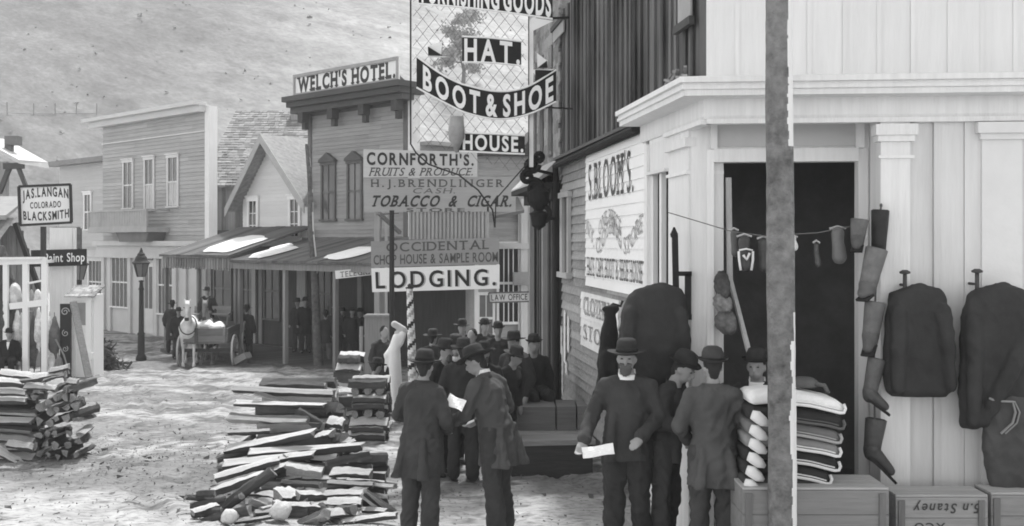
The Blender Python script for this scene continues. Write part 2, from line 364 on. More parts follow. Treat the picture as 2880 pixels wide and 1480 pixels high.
# ================================================================== SETTING
def sp(a, b, n): return [a + (b - a) * i / n for i in range(n + 1)]
xs = [-160, -100, -60, -40, -28, -20] + sp(-16, 6, 260) + [8, 12, 20, 35, 60, 120]
ys = [-12, -4, 2, 6] + sp(8.5, 24, 190) + sp(24.2, 46, 110) + [48, 52, 60, 75, 100]
DIRT_SHADE = [(-3.9, 13.6, 3.4, 1.5, .5), (-7.6, 17.5, 3.0, 1.7, .42), (-5.6, 17.9, 2.2, .5, .4), (-3.4, 14.7, .6, .35, .45), (-2.3, 13.5, 1.4, .3, .4), (-10.5, 32, 4, 2.2, .45), (-8, 35, 5, 2.4, .4), (-9.5, 22.5, 3.5, 1.5, .45),
        (-1.6, 11.6, 1.6, .8, .35), (1.5, 12.7, 3, .6, .5), (-4.2, 35, 6, 2.5, .5), (-5.2, 21.0, 2.4, .3, .35), (-7.2, 24.5, 1.5, .35, .3), (-2.4, 31.5, 4, 1.2, .35), (-9.2, 31.6, 2.2, .8, .5), (-3.6, 12.6, .4, .12, .3), (-7.5, 20.8, 1.3, .3, .45), (1.7, 9.6, 1.6, .7, .25)]  # mud patches and painted ground shadow, as under the wagon
mb = MB(); cols = []
for y in ys:
    for x in xs:
        z = gz(x, y); q = Vector((x, y, 0))
        if 8 < y < 47 and -17 < x < 7:
            n1 = noise.fractal(q * 1.1, 1, 2, 4); n2 = noise.noise(Vector((x * 3, y * 5, 1))); n3 = noise.noise(Vector((x * 9, y * 12, 4)))
            z += .035 * n1 + .016 * n2 + .010 * n3
        mb.v.append(Vector((x, y, z)))
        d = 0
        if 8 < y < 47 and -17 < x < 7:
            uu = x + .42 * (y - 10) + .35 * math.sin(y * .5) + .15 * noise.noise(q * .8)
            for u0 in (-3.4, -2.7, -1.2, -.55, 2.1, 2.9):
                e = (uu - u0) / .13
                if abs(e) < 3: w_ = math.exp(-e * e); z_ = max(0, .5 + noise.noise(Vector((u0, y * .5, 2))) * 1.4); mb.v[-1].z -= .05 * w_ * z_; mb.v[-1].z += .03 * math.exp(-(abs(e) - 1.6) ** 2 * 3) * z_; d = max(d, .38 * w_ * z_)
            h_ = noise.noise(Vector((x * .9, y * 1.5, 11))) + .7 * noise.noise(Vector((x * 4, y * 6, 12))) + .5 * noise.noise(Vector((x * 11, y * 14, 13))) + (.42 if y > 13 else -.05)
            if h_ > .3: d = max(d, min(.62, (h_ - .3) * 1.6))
        for cx, cy, rx, ry, s in DIRT_SHADE:
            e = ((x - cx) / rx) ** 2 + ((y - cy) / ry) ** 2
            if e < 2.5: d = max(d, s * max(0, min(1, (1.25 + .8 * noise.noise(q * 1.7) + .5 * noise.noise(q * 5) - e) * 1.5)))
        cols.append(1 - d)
nx = len(xs)
mb.f = [(j * nx + i, j * nx + i + 1, (j + 1) * nx + i + 1, (j + 1) * nx + i) for j in range(len(ys) - 1) for i in range(nx - 1)]; mb.mi = [0] * len(mb.f)
GM = mat(.35, 'plain', rough=.95, amt=.42, sc=2.2, bump=.9).copy(); GM.name = 'ground'
t = GM.node_tree; N = t.nodes; L = t.links; bs = N['Principled BSDF']; src = bs.inputs['Base Color'].links[0].from_socket
at = N.new('ShaderNodeVertexColor'); at.layer_name = 'dirt_shade'
n5 = N.new('ShaderNodeTexNoise'); n5.inputs['Scale'].default_value = 14; n5.inputs['Detail'].default_value = 5; n5.inputs['Roughness'].default_value = .7
tc = N.new('ShaderNodeTexCoord'); mp = N.new('ShaderNodeMapping'); mp.inputs['Scale'].default_value = (.55, 1.2, 1); L.new(tc.outputs['Object'], mp.inputs[0]); L.new(mp.outputs[0], n5.inputs['Vector'])
cr = N.new('ShaderNodeValToRGB'); cr.color_ramp.elements[0].position = .33; cr.color_ramp.elements[0].color = (.42, .42, .42, 1); cr.color_ramp.elements[1].position = .52; cr.color_ramp.elements[1].color = (1, 1, 1, 1)
L.new(n5.outputs[0], cr.inputs[0])
m1 = N.new('ShaderNodeMix'); m1.data_type = 'RGBA'; m1.blend_type = 'MULTIPLY'; m1.inputs[0].default_value = 1
m2 = N.new('ShaderNodeMix'); m2.data_type = 'RGBA'; m2.blend_type = 'MULTIPLY'; m2.inputs[0].default_value = 1
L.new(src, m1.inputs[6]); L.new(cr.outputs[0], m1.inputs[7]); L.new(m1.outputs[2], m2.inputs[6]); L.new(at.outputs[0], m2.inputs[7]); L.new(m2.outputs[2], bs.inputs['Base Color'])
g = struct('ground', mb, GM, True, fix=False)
ca = g.data.color_attributes.new('dirt_shade', 'FLOAT_COLOR', 'POINT')
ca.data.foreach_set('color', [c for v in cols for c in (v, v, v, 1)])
# hill
hx = sp(-170, 150, 150); hy = sp(66, 330, 120); mb = MB(); uv = []
for y in hy:
    for x in hx:
        s = max(0, y - 74 + .06 * x)
        z = -2 + .5 * s + 1.6 * (noise.fractal(Vector((x * .03 + s * .02, s * .02, 0)), 1, 2, 5)) + .5 * noise.noise(Vector((x * .25 + s * .2, s * .06, 3))) + .25 * noise.noise(Vector((x * .6, s * .5, 5)))
        mb.v.append(Vector((x, y, z)))
nx = len(hx); mb.f = [(j * nx + i, j * nx + i + 1, (j + 1) * nx + i + 1, (j + 1) * nx + i) for j in range(len(hy) - 1) for i in range(nx - 1)]; mb.mi = [0] * len(mb.f)
HM = bpy.data.materials.new('hillside'); HM.use_nodes = True; N = HM.node_tree.nodes; L = HM.node_tree.links; bs = N['Principled BSDF']; bs.inputs['Roughness'].default_value = 1; bs.inputs['Specular IOR Level'].default_value = 0
tc = N.new('ShaderNodeTexCoord'); vr = N.new('ShaderNodeVectorRotate'); vr.rotation_type = 'Z_AXIS'; vr.inputs['Angle'].default_value = R(50); L.new(tc.outputs['Object'], vr.inputs[0])
def nz_(scale, mp, det, lo, hi, c0, c1):
    m_ = N.new('ShaderNodeMapping'); m_.inputs['Scale'].default_value = mp; L.new(vr.outputs[0], m_.inputs[0])
    n_ = N.new('ShaderNodeTexNoise'); n_.inputs['Scale'].default_value = scale; n_.inputs['Detail'].default_value = det; n_.inputs['Roughness'].default_value = .7; L.new(m_.outputs[0], n_.inputs['Vector'])
    r_ = N.new('ShaderNodeValToRGB'); r_.color_ramp.elements[0].position = lo; r_.color_ramp.elements[1].position = hi
    r_.color_ramp.elements[0].color = (c0, c0, c0, 1); r_.color_ramp.elements[1].color = (c1, c1, c1, 1); L.new(n_.outputs[0], r_.inputs[0]); return r_.outputs[0]
def mul(a, b):
    m_ = N.new('ShaderNodeMix'); m_.data_type = 'RGBA'; m_.blend_type = 'MULTIPLY'; m_.inputs[0].default_value = 1; L.new(a, m_.inputs[6]); L.new(b, m_.inputs[7]); return m_.outputs[2]
c = mul(nz_(.45, (.045, 1, 1), 6, .32, .68, .66, 1), nz_(2.2, (.22, 1, 1), 6, .30, .66, .66, 1))
c = mul(c, nz_(.16, (.10, 1, 1), 4, .35, .65, .74, 1))
sp_ = N.new('ShaderNodeSeparateXYZ'); L.new(tc.outputs['Object'], sp_.inputs[0]); mr = N.new('ShaderNodeMapRange'); mr.inputs['From Min'].default_value = -42; mr.inputs['From Max'].default_value = -6; mr.inputs['To Min'].default_value = .31; mr.inputs['To Max'].default_value = .60  # paler to the right: haze and overexposure painted into the hill colour
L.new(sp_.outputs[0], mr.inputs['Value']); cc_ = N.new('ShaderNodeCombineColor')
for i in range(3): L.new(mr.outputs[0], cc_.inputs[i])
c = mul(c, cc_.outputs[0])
L.new(c, bs.inputs['Base Color'])
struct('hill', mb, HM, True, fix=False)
# scrub on the hillside
def hillz(x, y):
    s = max(0, y - 74 + .06 * x)
    return -2 + .5 * s + 1.6 * (noise.fractal(Vector((x * .03 + s * .02, s * .02, 0)), 1, 2, 5)) + .5 * noise.noise(Vector((x * .25 + s * .2, s * .06, 3))) + .25 * noise.noise(Vector((x * .6, s * .5, 5)))
mb = MB()
for i in range(260):
    y = random.uniform(80, 165); x = random.uniform(-.5, .02) * y; r = random.uniform(.06, .28) * (1.6 if random.random() < .15 else 1)
    cx = Vector((x, y, hillz(x, y)))
    vs = [cx + Vector((random.uniform(-1, 1), random.uniform(-1, 1), random.uniform(-.3, 1.0))) * r for _ in range(9)]
    mb.add(vs, [(0, 1, 2), (3, 4, 5), (6, 7, 8), (0, 4, 8), (2, 3, 7)])
tag(mb.build('hillside_scrub', mat(.24, 'plain', amt=.5), None), kind='stuff')
# ================================================================== FAR STREET BUILDINGS
FF = Fr((-11.47, 40.0), (.734, -.679)); GZ = -.97
def A(px, o=0): return FF.hit(px, 680, o)[0]
def Z(px, py, o=0): return FF.hit(px, py, o)[1]
DARKW = mat(.09, 'woodv', amt=.5, sc=1.2); GLASS = mat(.06, 'glass', amt=.5, sc=1.2, bump=0)
LGREY = mat(.37, 'woodh', amt=.18, sc=1.5, bump=.2); MGREY = mat(.27, 'woodh', amt=.2, sc=1.5, bump=.2); SHING = mat(.30, 'woodx', amt=.5, sc=1.3, bump=.8)
def shell(bld, F, a0, a1, z0, z1, depth, m, name='wall'):
    b = MB(); b.fb(F, a0, a1, -depth, -.01, z0, z1); return b.build(name, m, bld)
# --- two-storey false-front store (light grey)
aL, aR = A(290), A(580); zt = Z(575, 300)
b2 = empty('store_building', FF.p((aL + aR) / 2, 0, GZ), 'pale grey two storey false front store with a small balcony and three upper windows', 'building')
m = MB(); m.fb(FF, aL, aR, -.35, -.01, 2, zt - .05); m.fb(FF, aL, aR, -.9, -.01, GZ, 2.0); m.fb(FF, aL, aR - 3.5, -12, -.36, GZ, 5); clap(m, FF, aL, aR, 3.05, zt, .15, .03, 0); m.build('wall', LGREY, b2)
m = MB(); m.fb(FF, aL - .9, aR + .1, 0.03, .55, zt + .02, zt + .16); m.fb(FF, aL - .6, aR + .05, .03, .34, zt - .22, zt + .02); m.fb(FF, aL, aR, .03, .07, zt - .95, zt - .9)
m.build('cornice', mat(.55, 'woodh', amt=.1), b2)
m = MB(); m.fb(FF, aR - .02, aR + .28, -.3, .05, 2.2, zt - .0); m.build('corner_board', WHITE, b2)
for p0, p1, yt, yb in ((352, 375, 458, 585), (412, 434, 450, 590), (477, 502, 444, 580)):
    z1 = Z((p0 + p1) / 2, yt); z0 = Z((p0 + p1) / 2, yb)
    window(b2, FF, A(p0), A(p1), z0, z1, cols=2, rows=2, tw=.1, fm=mat(.6, 'plain', amt=.1), curtain=p0 > 400)
# balcony
z0, z1 = Z(450, 645), Z(450, 590); a0, a1 = A(312) , A(478)
m = MB(); m.fb(FF, a0, a1, .03, 1.0, z0 - .12, z0 + .05); m.fb(FF, a0, a1, .93, 1.0, z1 - .07, z1); m.fb(FF, a0, a1, .94, .98, z0 + .05, z0 + .12)
for a in (a0, a1 - .06): m.fb(FF, a, a + .06, .03, .92, z1 - .07, z1); m.fb(FF, a, a + .06, .93, .99, z0 + .05, z1 - .07)
q = a0 + .08
while q < a1 - .1: m.fb(FF, q, q + .11, .945, .965, z0 + .06, z1 - .07); q += .135
m.build('balcony', mat(.36, 'plain', amt=.2), b2)
m = MB(); m.prism([(A(378), z0 - .12), (A(470), z0 - .12), (A(462), z0 - .5), (A(388), z0 - .5)], FF, .04, .8); m.build('balcony_bracket', mat(.15), b2)
# shopfront
zc = Z(430, 688); m = MB(); m.fb(FF, aL, aR + .1, .03, .5, zc - .05, zc + .14); m.fb(FF, aL, aR, .03, .3, zc - .55, zc - .06); m.fb(FF, aL, aR, .03, .06, GZ, zc - .56)
for p in (298, 316, 372, 408, 446, 500, 528, 574): a = A(p); m.fb(FF, a - .13, a + .13, .06, .16, GZ, zc - .55)
m.build('shopfront', mat(.52, 'plain', amt=.12), b2)
for p0, p1, yt, yb in ((322, 366, 725, 860), (453, 492, 722, 880)):
    window(b2, FF, A(p0), A(p1), Z(p0, yb), Z(p0, yt), o=.08, cols=4, rows=2, tw=.05, hood=False)
dp = MB(); a0, a1 = A(414), A(438); zz0, zz1 = GZ + .1, Z(430, 740)
dp.fb(FF, a0, a1, .07, .12, zz0, zz1); d_ = dp.build('door', mat(.6, amt=.1), b2)
dp = MB(); w = (a1 - a0)
for i in (0, 1): dp.fb(FF, a0 + w * (.08 + .48 * i), a0 + w * (.44 + .48 * i), .121, .13, zz0 + 1.0, zz1 - .15)
dp.build('pane', GLASS, d_)
m = MB(); m.fb(FF, A(418), A(436), .08, .13, Z(430, 732), Z(430, 712)); m.build('transom_window', GLASS, b2)
# --- far low grey building
aL0 = A(132); z1 = Z(280, 452)
b0 = empty('plain_house', FF.p((aL0 + aL) / 2, -.6, GZ), 'plain light grey house farthest down the street with one narrow upper window', 'building')
m = MB(); m.fb(FF, aL0, aL - .02, -9, -.6, GZ, z1); clap(m, FF, aL0, aL - .02, GZ, z1, .16, .02, -.595); m.build('wall', mat(.46, 'woodh', amt=.12), b0)
m = MB(); m.fb(FF, aL0 - .2, aL - .02, -.57, -.1, z1, z1 + .22); m.build('cornice', mat(.22, amt=.2), b0)
o_ = -.57; h0 = FF.hit(240, 645, o_); h1 = FF.hit(256, 548, o_); window(b0, FF, h0[0], h1[0], h0[1], h1[1], o=-.57, tw=.1)
h0 = FF.hit(252, 850, o_); h1 = FF.hit(290, 735, o_); window(b0, FF, h0[0], h1[0], h0[1], h1[1], o=-.57, tw=.12, cols=4, rows=2)
m = MB(); a0, z0 = FF.hit(235, 722, o_); m.fb(FF, a0 - 1, aL - .02, -.565, -.1, z0, z0 + .3); m.build('shop_cornice', mat(.5), b0)
# --- long shingled roof behind + board wall between
a0, a1 = A(582), A(872)
b3 = empty('shingled_house', FF.p(a0 + 2, -2, GZ), 'weathered board sided house with a broad pale shingled roof behind the store', 'building')
b3.location = (-11.2, 43, GZ); FR = Fr((-12.2, 43), (1, .06))
def rh(px, py, o=0): return FR.hit(px, py, o)
w0 = rh(575, 525)[0]; w1 = rh(905, 525)[0]; ze = rh(640, 524, .4)[1]; zr = rh(640, 311, -7.5)[1]
m = MB(); boards(m, FR, w0, w1, GZ, ze, .34, .03, 0, .07); m.fb(FR, w0, w1, -13, -.01, GZ, ze - .4); m.build('wall', mat(.22, 'woodv', amt=.6, sc=1), b3)
m = MB(); m.fb(FR, w0, rh(700, 0)[0], .06, .3, rh(600, 672)[1], rh(600, 648)[1]); m.build('ledge', DARKW, b3)
m = MB(); nrow = 30; aa0 = w0 - .2; aa1 = w1
for i in range(nrow):
    o_a = .45 - 7.95 * i / nrow; o_b = .45 - 7.95 * (i + 1) / nrow; za = ze + (zr - ze) * i / nrow; zb = ze + (zr - ze) * (i + 1) / nrow; q = aa0
    while q < aa1:
        w = random.uniform(.14, .3); e = random.uniform(.015, .05)
        m.add([FR.p(q, o_a, za + e), FR.p(q + w - .01, o_a, za + e), FR.p(q + w - .01, o_b, zb + .01), FR.p(q, o_b, zb + .01), FR.p(q, o_a, za - .05), FR.p(q + w - .01, o_a, za - .05)], [(0, 1, 2, 3), (0, 4, 5, 1)]); q += w
m.add([FR.p(aa0, -7.5, zr), FR.p(aa1, -7.5, zr), FR.p(aa1, -15, ze), FR.p(aa0, -15, ze)], [(0, 1, 2, 3)])
m.build('roof', mat(.19, 'woodx', amt=.6, sc=1.3, bump=.8), b3)
h0 = rh(818, 366, -6.4); h1 = rh(885, 272, -6.4); m = MB(); m.fb(FR, h0[0], h1[0], -8, -6.4, h0[1] - .8, h1[1]); boards(m, FR, h0[0], h1[0], h0[1] - .8, h1[1], .2, .03, -6.4, .04); m.build('dormer', mat(.24, 'woodv', amt=.5), b3)
# --- white gable house
a0, a1 = A(683), A(874); ap, zap = FF.hit(745, 395, .0); zeL = Z(676, 548); zeR = Z(858, 560)
b4 = empty('gabled_house', FF.p((a0 + a1) / 2, 0, GZ), 'small white clapboard house with a steep gable between the store and the hotel', 'building')
ap = (a0 + a1) / 2 - .15; zbot = Z(760, 672)
def topf(z):
    if z < zeR: return a0, a1
    f = (z - zeR) / (zap - zeR); return a0 + (ap - a0) * f, a1 + (ap - a1) * f
m = MB(); m.prism([(a0, GZ), (a1, GZ), (a1, zeR), (ap, zap), (a0, zeR)], FF, -6, -.02); clap(m, FF, a0, a1, zbot, zap, .13, .02, -.01, top=topf); m.build('wall', mat(.62, 'woodh', amt=.08), b4)
m = MB(); e = .35
def slab(m, aA, zA, aB, zB, t=.10, oa=-6.5, ob=.5):
    m.hexa([FF.p(aA, ob, zA), FF.p(aB, ob, zB), FF.p(aB, oa, zB), FF.p(aA, oa, zA), FF.p(aA, ob, zA + t), FF.p(aB, ob, zB + t), FF.p(aB, oa, zB + t), FF.p(aA, oa, zA + t)])
sl_ = (zap - zeR) / (ap - a0)
slab(m, a0 - e, zeR - e * sl_ + .05, ap, zap + .05); sr = (zap - zeR) / (a1 - ap); slab(m, ap, zap + .05, a1 + e, zeR - e * sr + .05)
m.build('roof', mat(.28, 'woodx', amt=.5, sc=1.3, bump=.8), b4)
m = MB()
for s, (xa, za, xb, zb) in enumerate(((a0 - e, zeR - e * sl_, ap, zap), (ap, zap, a1 + e, zeR - e * sr))):
    m.hexa([FF.p(xa, .54, za - .16), FF.p(xb, .54, zb - .16), FF.p(xb, .503, zb - .16), FF.p(xa, .503, za - .16), FF.p(xa, .54, za + .17), FF.p(xb, .54, zb + .17), FF.p(xb, .503, zb + .17), FF.p(xa, .503, za + .17)])
m.build('bargeboard', mat(.35, amt=.2), b4)
for p0, p1, yt, yb in ((704, 724, 567, 668), (820, 842, 562, 664)): window(b4, FF, A(p0), A(p1), Z(p0, yb), Z(p0, yt), o=.02, tw=.12, cols=2, rows=3)
# --- hotel
a0, a1 = A(871), A(1148); HT = FF.hit(1122, 222, .75)[1] - .24; zb = Z(1000, 668)
b5 = empty('hotel_building', FF.p((a0 + a1) / 2, 0, GZ), 'tall grey clapboard hotel with heavy dark bracketed cornice', 'building')
hb = FF.hit(1160, 412, -.5)[1]; m = MB(); m.fb(FF, a0, a1, -.35, -.01, GZ, HT + .1); m.fb(FF, a0, a1 + .1, -12, -.36, GZ, hb); m.fb(FF, a0, a1 + .5, -12.2, -.5, hb, hb + .12); clap(m, FF, a0, a1, zb, HT, .125, .025, 0); m.build('wall', MGREY, b5)
hl = FF.hit(871, 325, .05); hr = FF.hit(1148, 292, .05); zf = (hl[1] + hr[1]) / 2
m = MB(); m.fb(FF, a0 - .4, a1 + .5, -.3, .85, HT + .05, HT + .22); m.fb(FF, a0 - .35, a1 + .4, -.3, .7, HT - .12, HT + .05); m.fb(FF, a0 - .4, a1 + .3, .03, .5, HT - .3, HT - .12)
m.fb(FF, a0, a1, .03, .08, zf, zf + .08); m.fb(FF, a0, a1, .03, .07, (zf + HT) / 2 - .2, (zf + HT) / 2 - .13); m.build('cornice', mat(.07, 'woodh', amt=.3), b5)
q = a0 + .4
while q < a1 - .3:
    d = MB(); 
    q += .28
for i, a in enumerate(sp(a0 + .12, a1 - .12, 3)):
    d = MB(); d.prism([(a - .1, HT - .3), (a - .1, zf + .02), (a + .1, zf + .02), (a + .1, HT - .3)], FF, .08, .2)
    d.fb(FF, a - .13, a + .13, .2, .48, HT - .62, HT - .3); d.fb(FF, a - .09, a + .09, .2, .34, HT - .85, HT - .62); d.build('bracket', mat(.06, amt=.3), b5)
m = MB(); m.fb(FF, a0, a1, .026, .031, zf + .08, HT - .3); m.build('frieze', mat(.42), b5)
m = MB(); m.fb(FF, a0 - .02, a0 + .14, .02, .06, zb, zf); m.fb(FF, a1 - .16, a1 + .02, .02, .06, zb, zf); m.build('corner_board', mat(.12), b5)
m = MB(); m.fb(FF, a1 + .03, a1 + .2, -.3, .04, zb, zf + .4); m.build('side_board', mat(.6), b5)
for p0, p1, yt, yb in ((911, 943, 466, 618), (984, 1018, 462, 616)):
    w = window(b5, FF, A(p0), A(p1), Z(p0, yb), Z(p0, yt), o=.03, tw=.08, cols=2, rows=2, fm=mat(.11, amt=.2), gm=mat(.1, 'glass', amt=.4, sc=1.5, bump=0))
    am = (A(p0) + A(p1)) / 2; zz = Z(p0, yt) + .1; h = MB(); h.prism([(am - .42, zz), (am + .42, zz), (am + .4, zz + .08), (am, zz + .3), (am - .4, zz + .08)], FF, .03, .16); h.build('window_hood', mat(.09), w)
m = MB(); m.fb(FF, a0 - .05, A(1180), .02, .28, zb - .28, zb); m.build('ledge', mat(.16, 'woodh'), b5)
# hotel sign
sg = empty('hotel_sign', FF.p((a0 + a1) / 2, .86, HT + .25), 'long white roof sign lettered in black standing on the hotel cornice', 'sign')
s0, s1 = FF.hit(827, 268, .75), FF.hit(1121, 162, .75); z0, z1 = HT + .23, s1[1]
m = MB(); m.fb(FF, s0[0], s1[0], .70, .75, z0, z1); m.build('board', WHITEP, sg)
m = MB(); 
m.fb(FF, s0[0], s1[0], .751, .80, z1 - .07, z1 + .03); m.fb(FF, s0[0], s1[0], .751, .79, z0, z0 + .05)
m.fb(FF, s0[0], s0[0] + .08, .751, .79, z0 + .05, z1 - .07); m.fb(FF, s1[0] - .08, s1[0], .751, .79, z0 + .05, z1 - .07); m.build('frame', mat(.3), sg)
m = MB(); lettering(m, "WELCH'S HOTEL.", fplace(FF, .757), s0[0] + .22, s1[0] - .14, (z1 - z0) * .74, z0 + (z1 - z0) * .13, off=.045, serif=True, gap=.12, eps=.004); m.build('lettering', mat(.045), sg)
m = MB(); 
for a in (s0[0] + .5, s1[0] - .5): m.bar(FF.p(a, .7, z1 - .2), FF.p(a, -.25, HT + .1), .05, .05)
m.build('brace', mat(.12), sg)
# --- porch
PO = 3.0; pz = FF.hit(662, 722, PO)[1]; pz = 1.62
pl, pm, pr = FF.hit(466, 722, PO)[0], FF.hit(664, 722, PO)[0], FF.hit(944, 752, PO)[0]
zE1 = FF.hit(600, 724, PO)[1]; zE2 = FF.hit(860, 742, PO)[1]; pr2 = FF.hit(1330, 750, PO)[0]; zT = FF.hit(850, 674, .1)[1]
pb = empty('porch', FF.p((pl + pr) / 2, PO / 2, GZ), 'long dark board roofed porch on thin posts along the hotel and gabled house', 'porch')
SNOW = mat(.74, 'plain', amt=.1, sc=5, bump=.5)
m = MB()
def proof(m, x0, x1, ze, zt, t0=.07):
    q = x0
    while q < x1:
        w = min(.28, x1 - q); e = random.uniform(0, .02)
        m.hexa([FF.p(q, PO + .25, ze), FF.p(q + w - .008, PO + .25, ze), FF.p(q + w - .008, .1, zt), FF.p(q, .1, zt), FF.p(q, PO + .25, ze + t0 + e), FF.p(q + w - .008, PO + .25, ze + t0 + e), FF.p(q + w - .008, .1, zt + t0 + e), FF.p(q, .1, zt + t0 + e)]); q += w
proof(m, pl, pm, zE1, zE1 + .95); proof(m, pm + .02, pr2, zE2 , zT)
m.build('roof', mat(.10, 'woodx', amt=.5, sc=1.5), pb)
m = MB(); m.fb(FF, pl + .05, pm - .02, PO + .1, PO + .14, zE1 - .33, zE1 - .01); q = pl + .05
m.fb(FF, pm + .02, pr2, PO + .1, PO + .14, zE2 - .2, zE2 - .01)
while q < pm - .1: m.fb(FF, q, q + .1, PO + .141, PO + .16, zE1 - .36 - random.uniform(0, .05), zE1 - .02); q += .16
m.build('fascia', mat(.2, 'woodv', amt=.5, sc=2), pb)
def snow(name, x0, x1, y0, y1, ze, zt):   # thin patch on the roof slope, in (a, fraction up the slope)
    pts = []; n = 26
    for i in range(n):
        t = 2 * math.pi * i / n; r = 1 + .22 * noise.noise(Vector((math.cos(t) * 1.7 + x0, math.sin(t) * 1.7, 2)))
        cx = math.copysign(abs(math.cos(t)) ** .5, math.cos(t)); sx = math.copysign(abs(math.sin(t)) ** .6, math.sin(t))
        f = (y0 + y1) / 2 + (y1 - y0) / 2 * sx * r; a = (x0 + x1) / 2 + (x1 - x0) / 2 * cx * r; pts.append((a, f))
    q = MB(); k = [FF.p(a, PO + .25 - f * (PO + .15), ze + (zt - ze) * f + .11) for a, f in pts]
    c = sum(k, Vector()) / n + Vector((0, 0, .06)); kin = [v.lerp(c, .12) + Vector((0, 0, .05)) for v in k]
    q.add(k + kin + [c], [(i, (i + 1) % n, n + (i + 1) % n, n + i) for i in range(n)] + [(n + i, n + (i + 1) % n, 2 * n) for i in range(n)])
    q.build(name, SNOW, pb, True)
snow('snow_patch', A(560, 3), A(648, 3), .06, .62, zE1, zE1 + .95); snow('snow_patch', A(695, 3), A(745, 3), .04, .5, zE2, zT); snow('snow_patch', A(745, 2.2), A(782, 2.0), .35, .6, zE2, zT)
snow('snow_patch', A(905, 3), A(1010, 2.6), .05, .5, zE2, zT)
for p in (468, 560, 664, 676, 803, 944):
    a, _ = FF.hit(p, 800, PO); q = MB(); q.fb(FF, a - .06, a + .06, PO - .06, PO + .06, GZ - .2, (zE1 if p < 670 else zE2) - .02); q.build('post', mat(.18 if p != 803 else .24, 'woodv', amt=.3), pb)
m = MB(); q = pl
while q < pr2: m.fb(FF, q, q + .19, .1, PO + .2, GZ + .05, GZ + .17); q += .2
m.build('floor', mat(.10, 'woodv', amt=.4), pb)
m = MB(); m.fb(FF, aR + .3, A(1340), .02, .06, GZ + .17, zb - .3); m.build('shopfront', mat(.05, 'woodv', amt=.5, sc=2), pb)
for px, w in ((582, .14), (598, .1), (722, .12), (741, .1), (850, .12), (862, .12), (1020, .1), (1085, .14)):
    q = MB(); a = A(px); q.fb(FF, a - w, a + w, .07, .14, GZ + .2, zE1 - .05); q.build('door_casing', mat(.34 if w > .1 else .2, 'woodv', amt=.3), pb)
for p0, p1 in ((610, 655), (690, 716), (752, 790), (900, 935)):
    window(pb, FF, A(p0), A(p1), GZ + 1.1, zE1 - .25, o=.07, tw=.08, cols=2, rows=2, fm=mat(.14), hood=False)
# white column and shop window panes on the light store, right of the lamp
# ================================================================== MIDDLE: LAW OFFICE BUILDING, JOINED TO THE STREET BEND
FL = Fr((-1.05, 25.6), (1, .12))
def LH(px, py, o=0): return FL.hit(px, py, o)
b6 = empty('law_office_building', FL.p(.6, 0, -.6), 'narrow clapboard office building with tall mullioned windows and white pilasters', 'building')
a0 = LH(1345, 600)[0]; a1 = LH(1530, 600)[0]; zt = LH(1420, 440)[1]
m = MB(); m.fb(FL, a0, a1 + 1, -4, -.01, -.7, zt); clap(m, FL, a0, a1 + 1, LH(1400, 700)[1], zt, .16, .025, 0); m.build('wall', mat(.34, 'woodh', amt=.3), b6)
m = MB(); m.fb(FL, a0 - .2, a1, .02, .25, LH(1400, 700)[1], LH(1400, 684)[1]); m.build('cornice', mat(.5), b6)
for p0, p1, c in ((1403, 1456, 4),):
    window(b6, FL, LH(p0, 0)[0], LH(p1, 0)[0], LH(p0, 905)[1], LH(p0, 688)[1], o=.03, tw=.06, cols=c, rows=2, hood=False, gm=mat(.03, 'glass', bump=0))
window(b6, FL, LH(1348, 0)[0], LH(1385, 0)[0], LH(1348, 960)[1], LH(1348, 830)[1], o=.03, tw=.06, cols=2, rows=2, gm=mat(.18, 'glass', bump=0), hood=False)
m = MB()
for p, w in ((1470, .11), (1490, .05), (1460, .03)): a = LH(p, 0)[0]; m.fb(FL, a - w, a + w, .03, .14, -.6, LH(p, 560)[1])
m.build('pilaster', mat(.6, 'woodv', amt=.15), b6)
m = MB(); m.fb(FL, LH(1440, 0)[0], LH(1503, 0)[0], .15, .5, LH(1470, 800)[1], LH(1470, 765)[1]); m.build('bracket_shelf', mat(.3), b6)
m = MB()   # sloping canopy above
h0 = LH(1385, 575, .4); h1 = LH(1462, 560, .4); m.hexa([FL.p(h0[0], 1.2, h0[1] - .35), FL.p(h1[0], 1.2, h1[1] - .35), FL.p(h1[0], .02, h1[1]), FL.p(h0[0], .02, h0[1]), FL.p(h0[0], 1.2, h0[1] - .28), FL.p(h1[0], 1.2, h1[1] - .28), FL.p(h1[0], .02, h1[1] + .07), FL.p(h0[0], .02, h0[1] + .07)])
m.build('canopy', mat(.14, 'woodh', amt=.4), b6)
m = MB(); h0 = LH(1355, 492); h1 = LH(1495, 440); m.prism([(a0 - .3, zt), (a1, zt), (a1, zt + .9), ((a0 + a1) / 2 + .3, zt + .25)], FL, -4.2, .3); m.build('roof', mat(.06, 'woodh', amt=.5), b6)
# ================================================================== RIGHT: CLOTHING STORE
C0 = (1.64, 9.0)
FB = Fr(C0, (.9959, -.0896)); FS = Fr(C0, (.1257, -.992))
shop = empty('clothing_store', (C0[0], C0[1], 0), 'large two storey corner store with white front, dark board side and moulded white cornice', 'building')
UPZ = 4.10
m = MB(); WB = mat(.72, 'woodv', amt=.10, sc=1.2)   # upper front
q = 0.0
while q < 3.4: 
    w = .285 * random.uniform(.9, 1.1); e = random.uniform(0, .004); m.fb(FB, q + .002, q + w - .003, -.2, .0 + e, UPZ, 6.3); 
    if q > 0: m.fb(FB, q - .018, q + .018, e + .003, .009 + e, UPZ, 6.3)
    q += w
m.build('upper_front', WB, shop)
m = MB(); boards(m, FS, -7.3, -.22, UPZ - .12, 6.3, .27, .02, -.06, .075, .45, bd=.025); m.fb(FS, -7.3, -.22, -.2, -.061, UPZ - .12, 6.3)
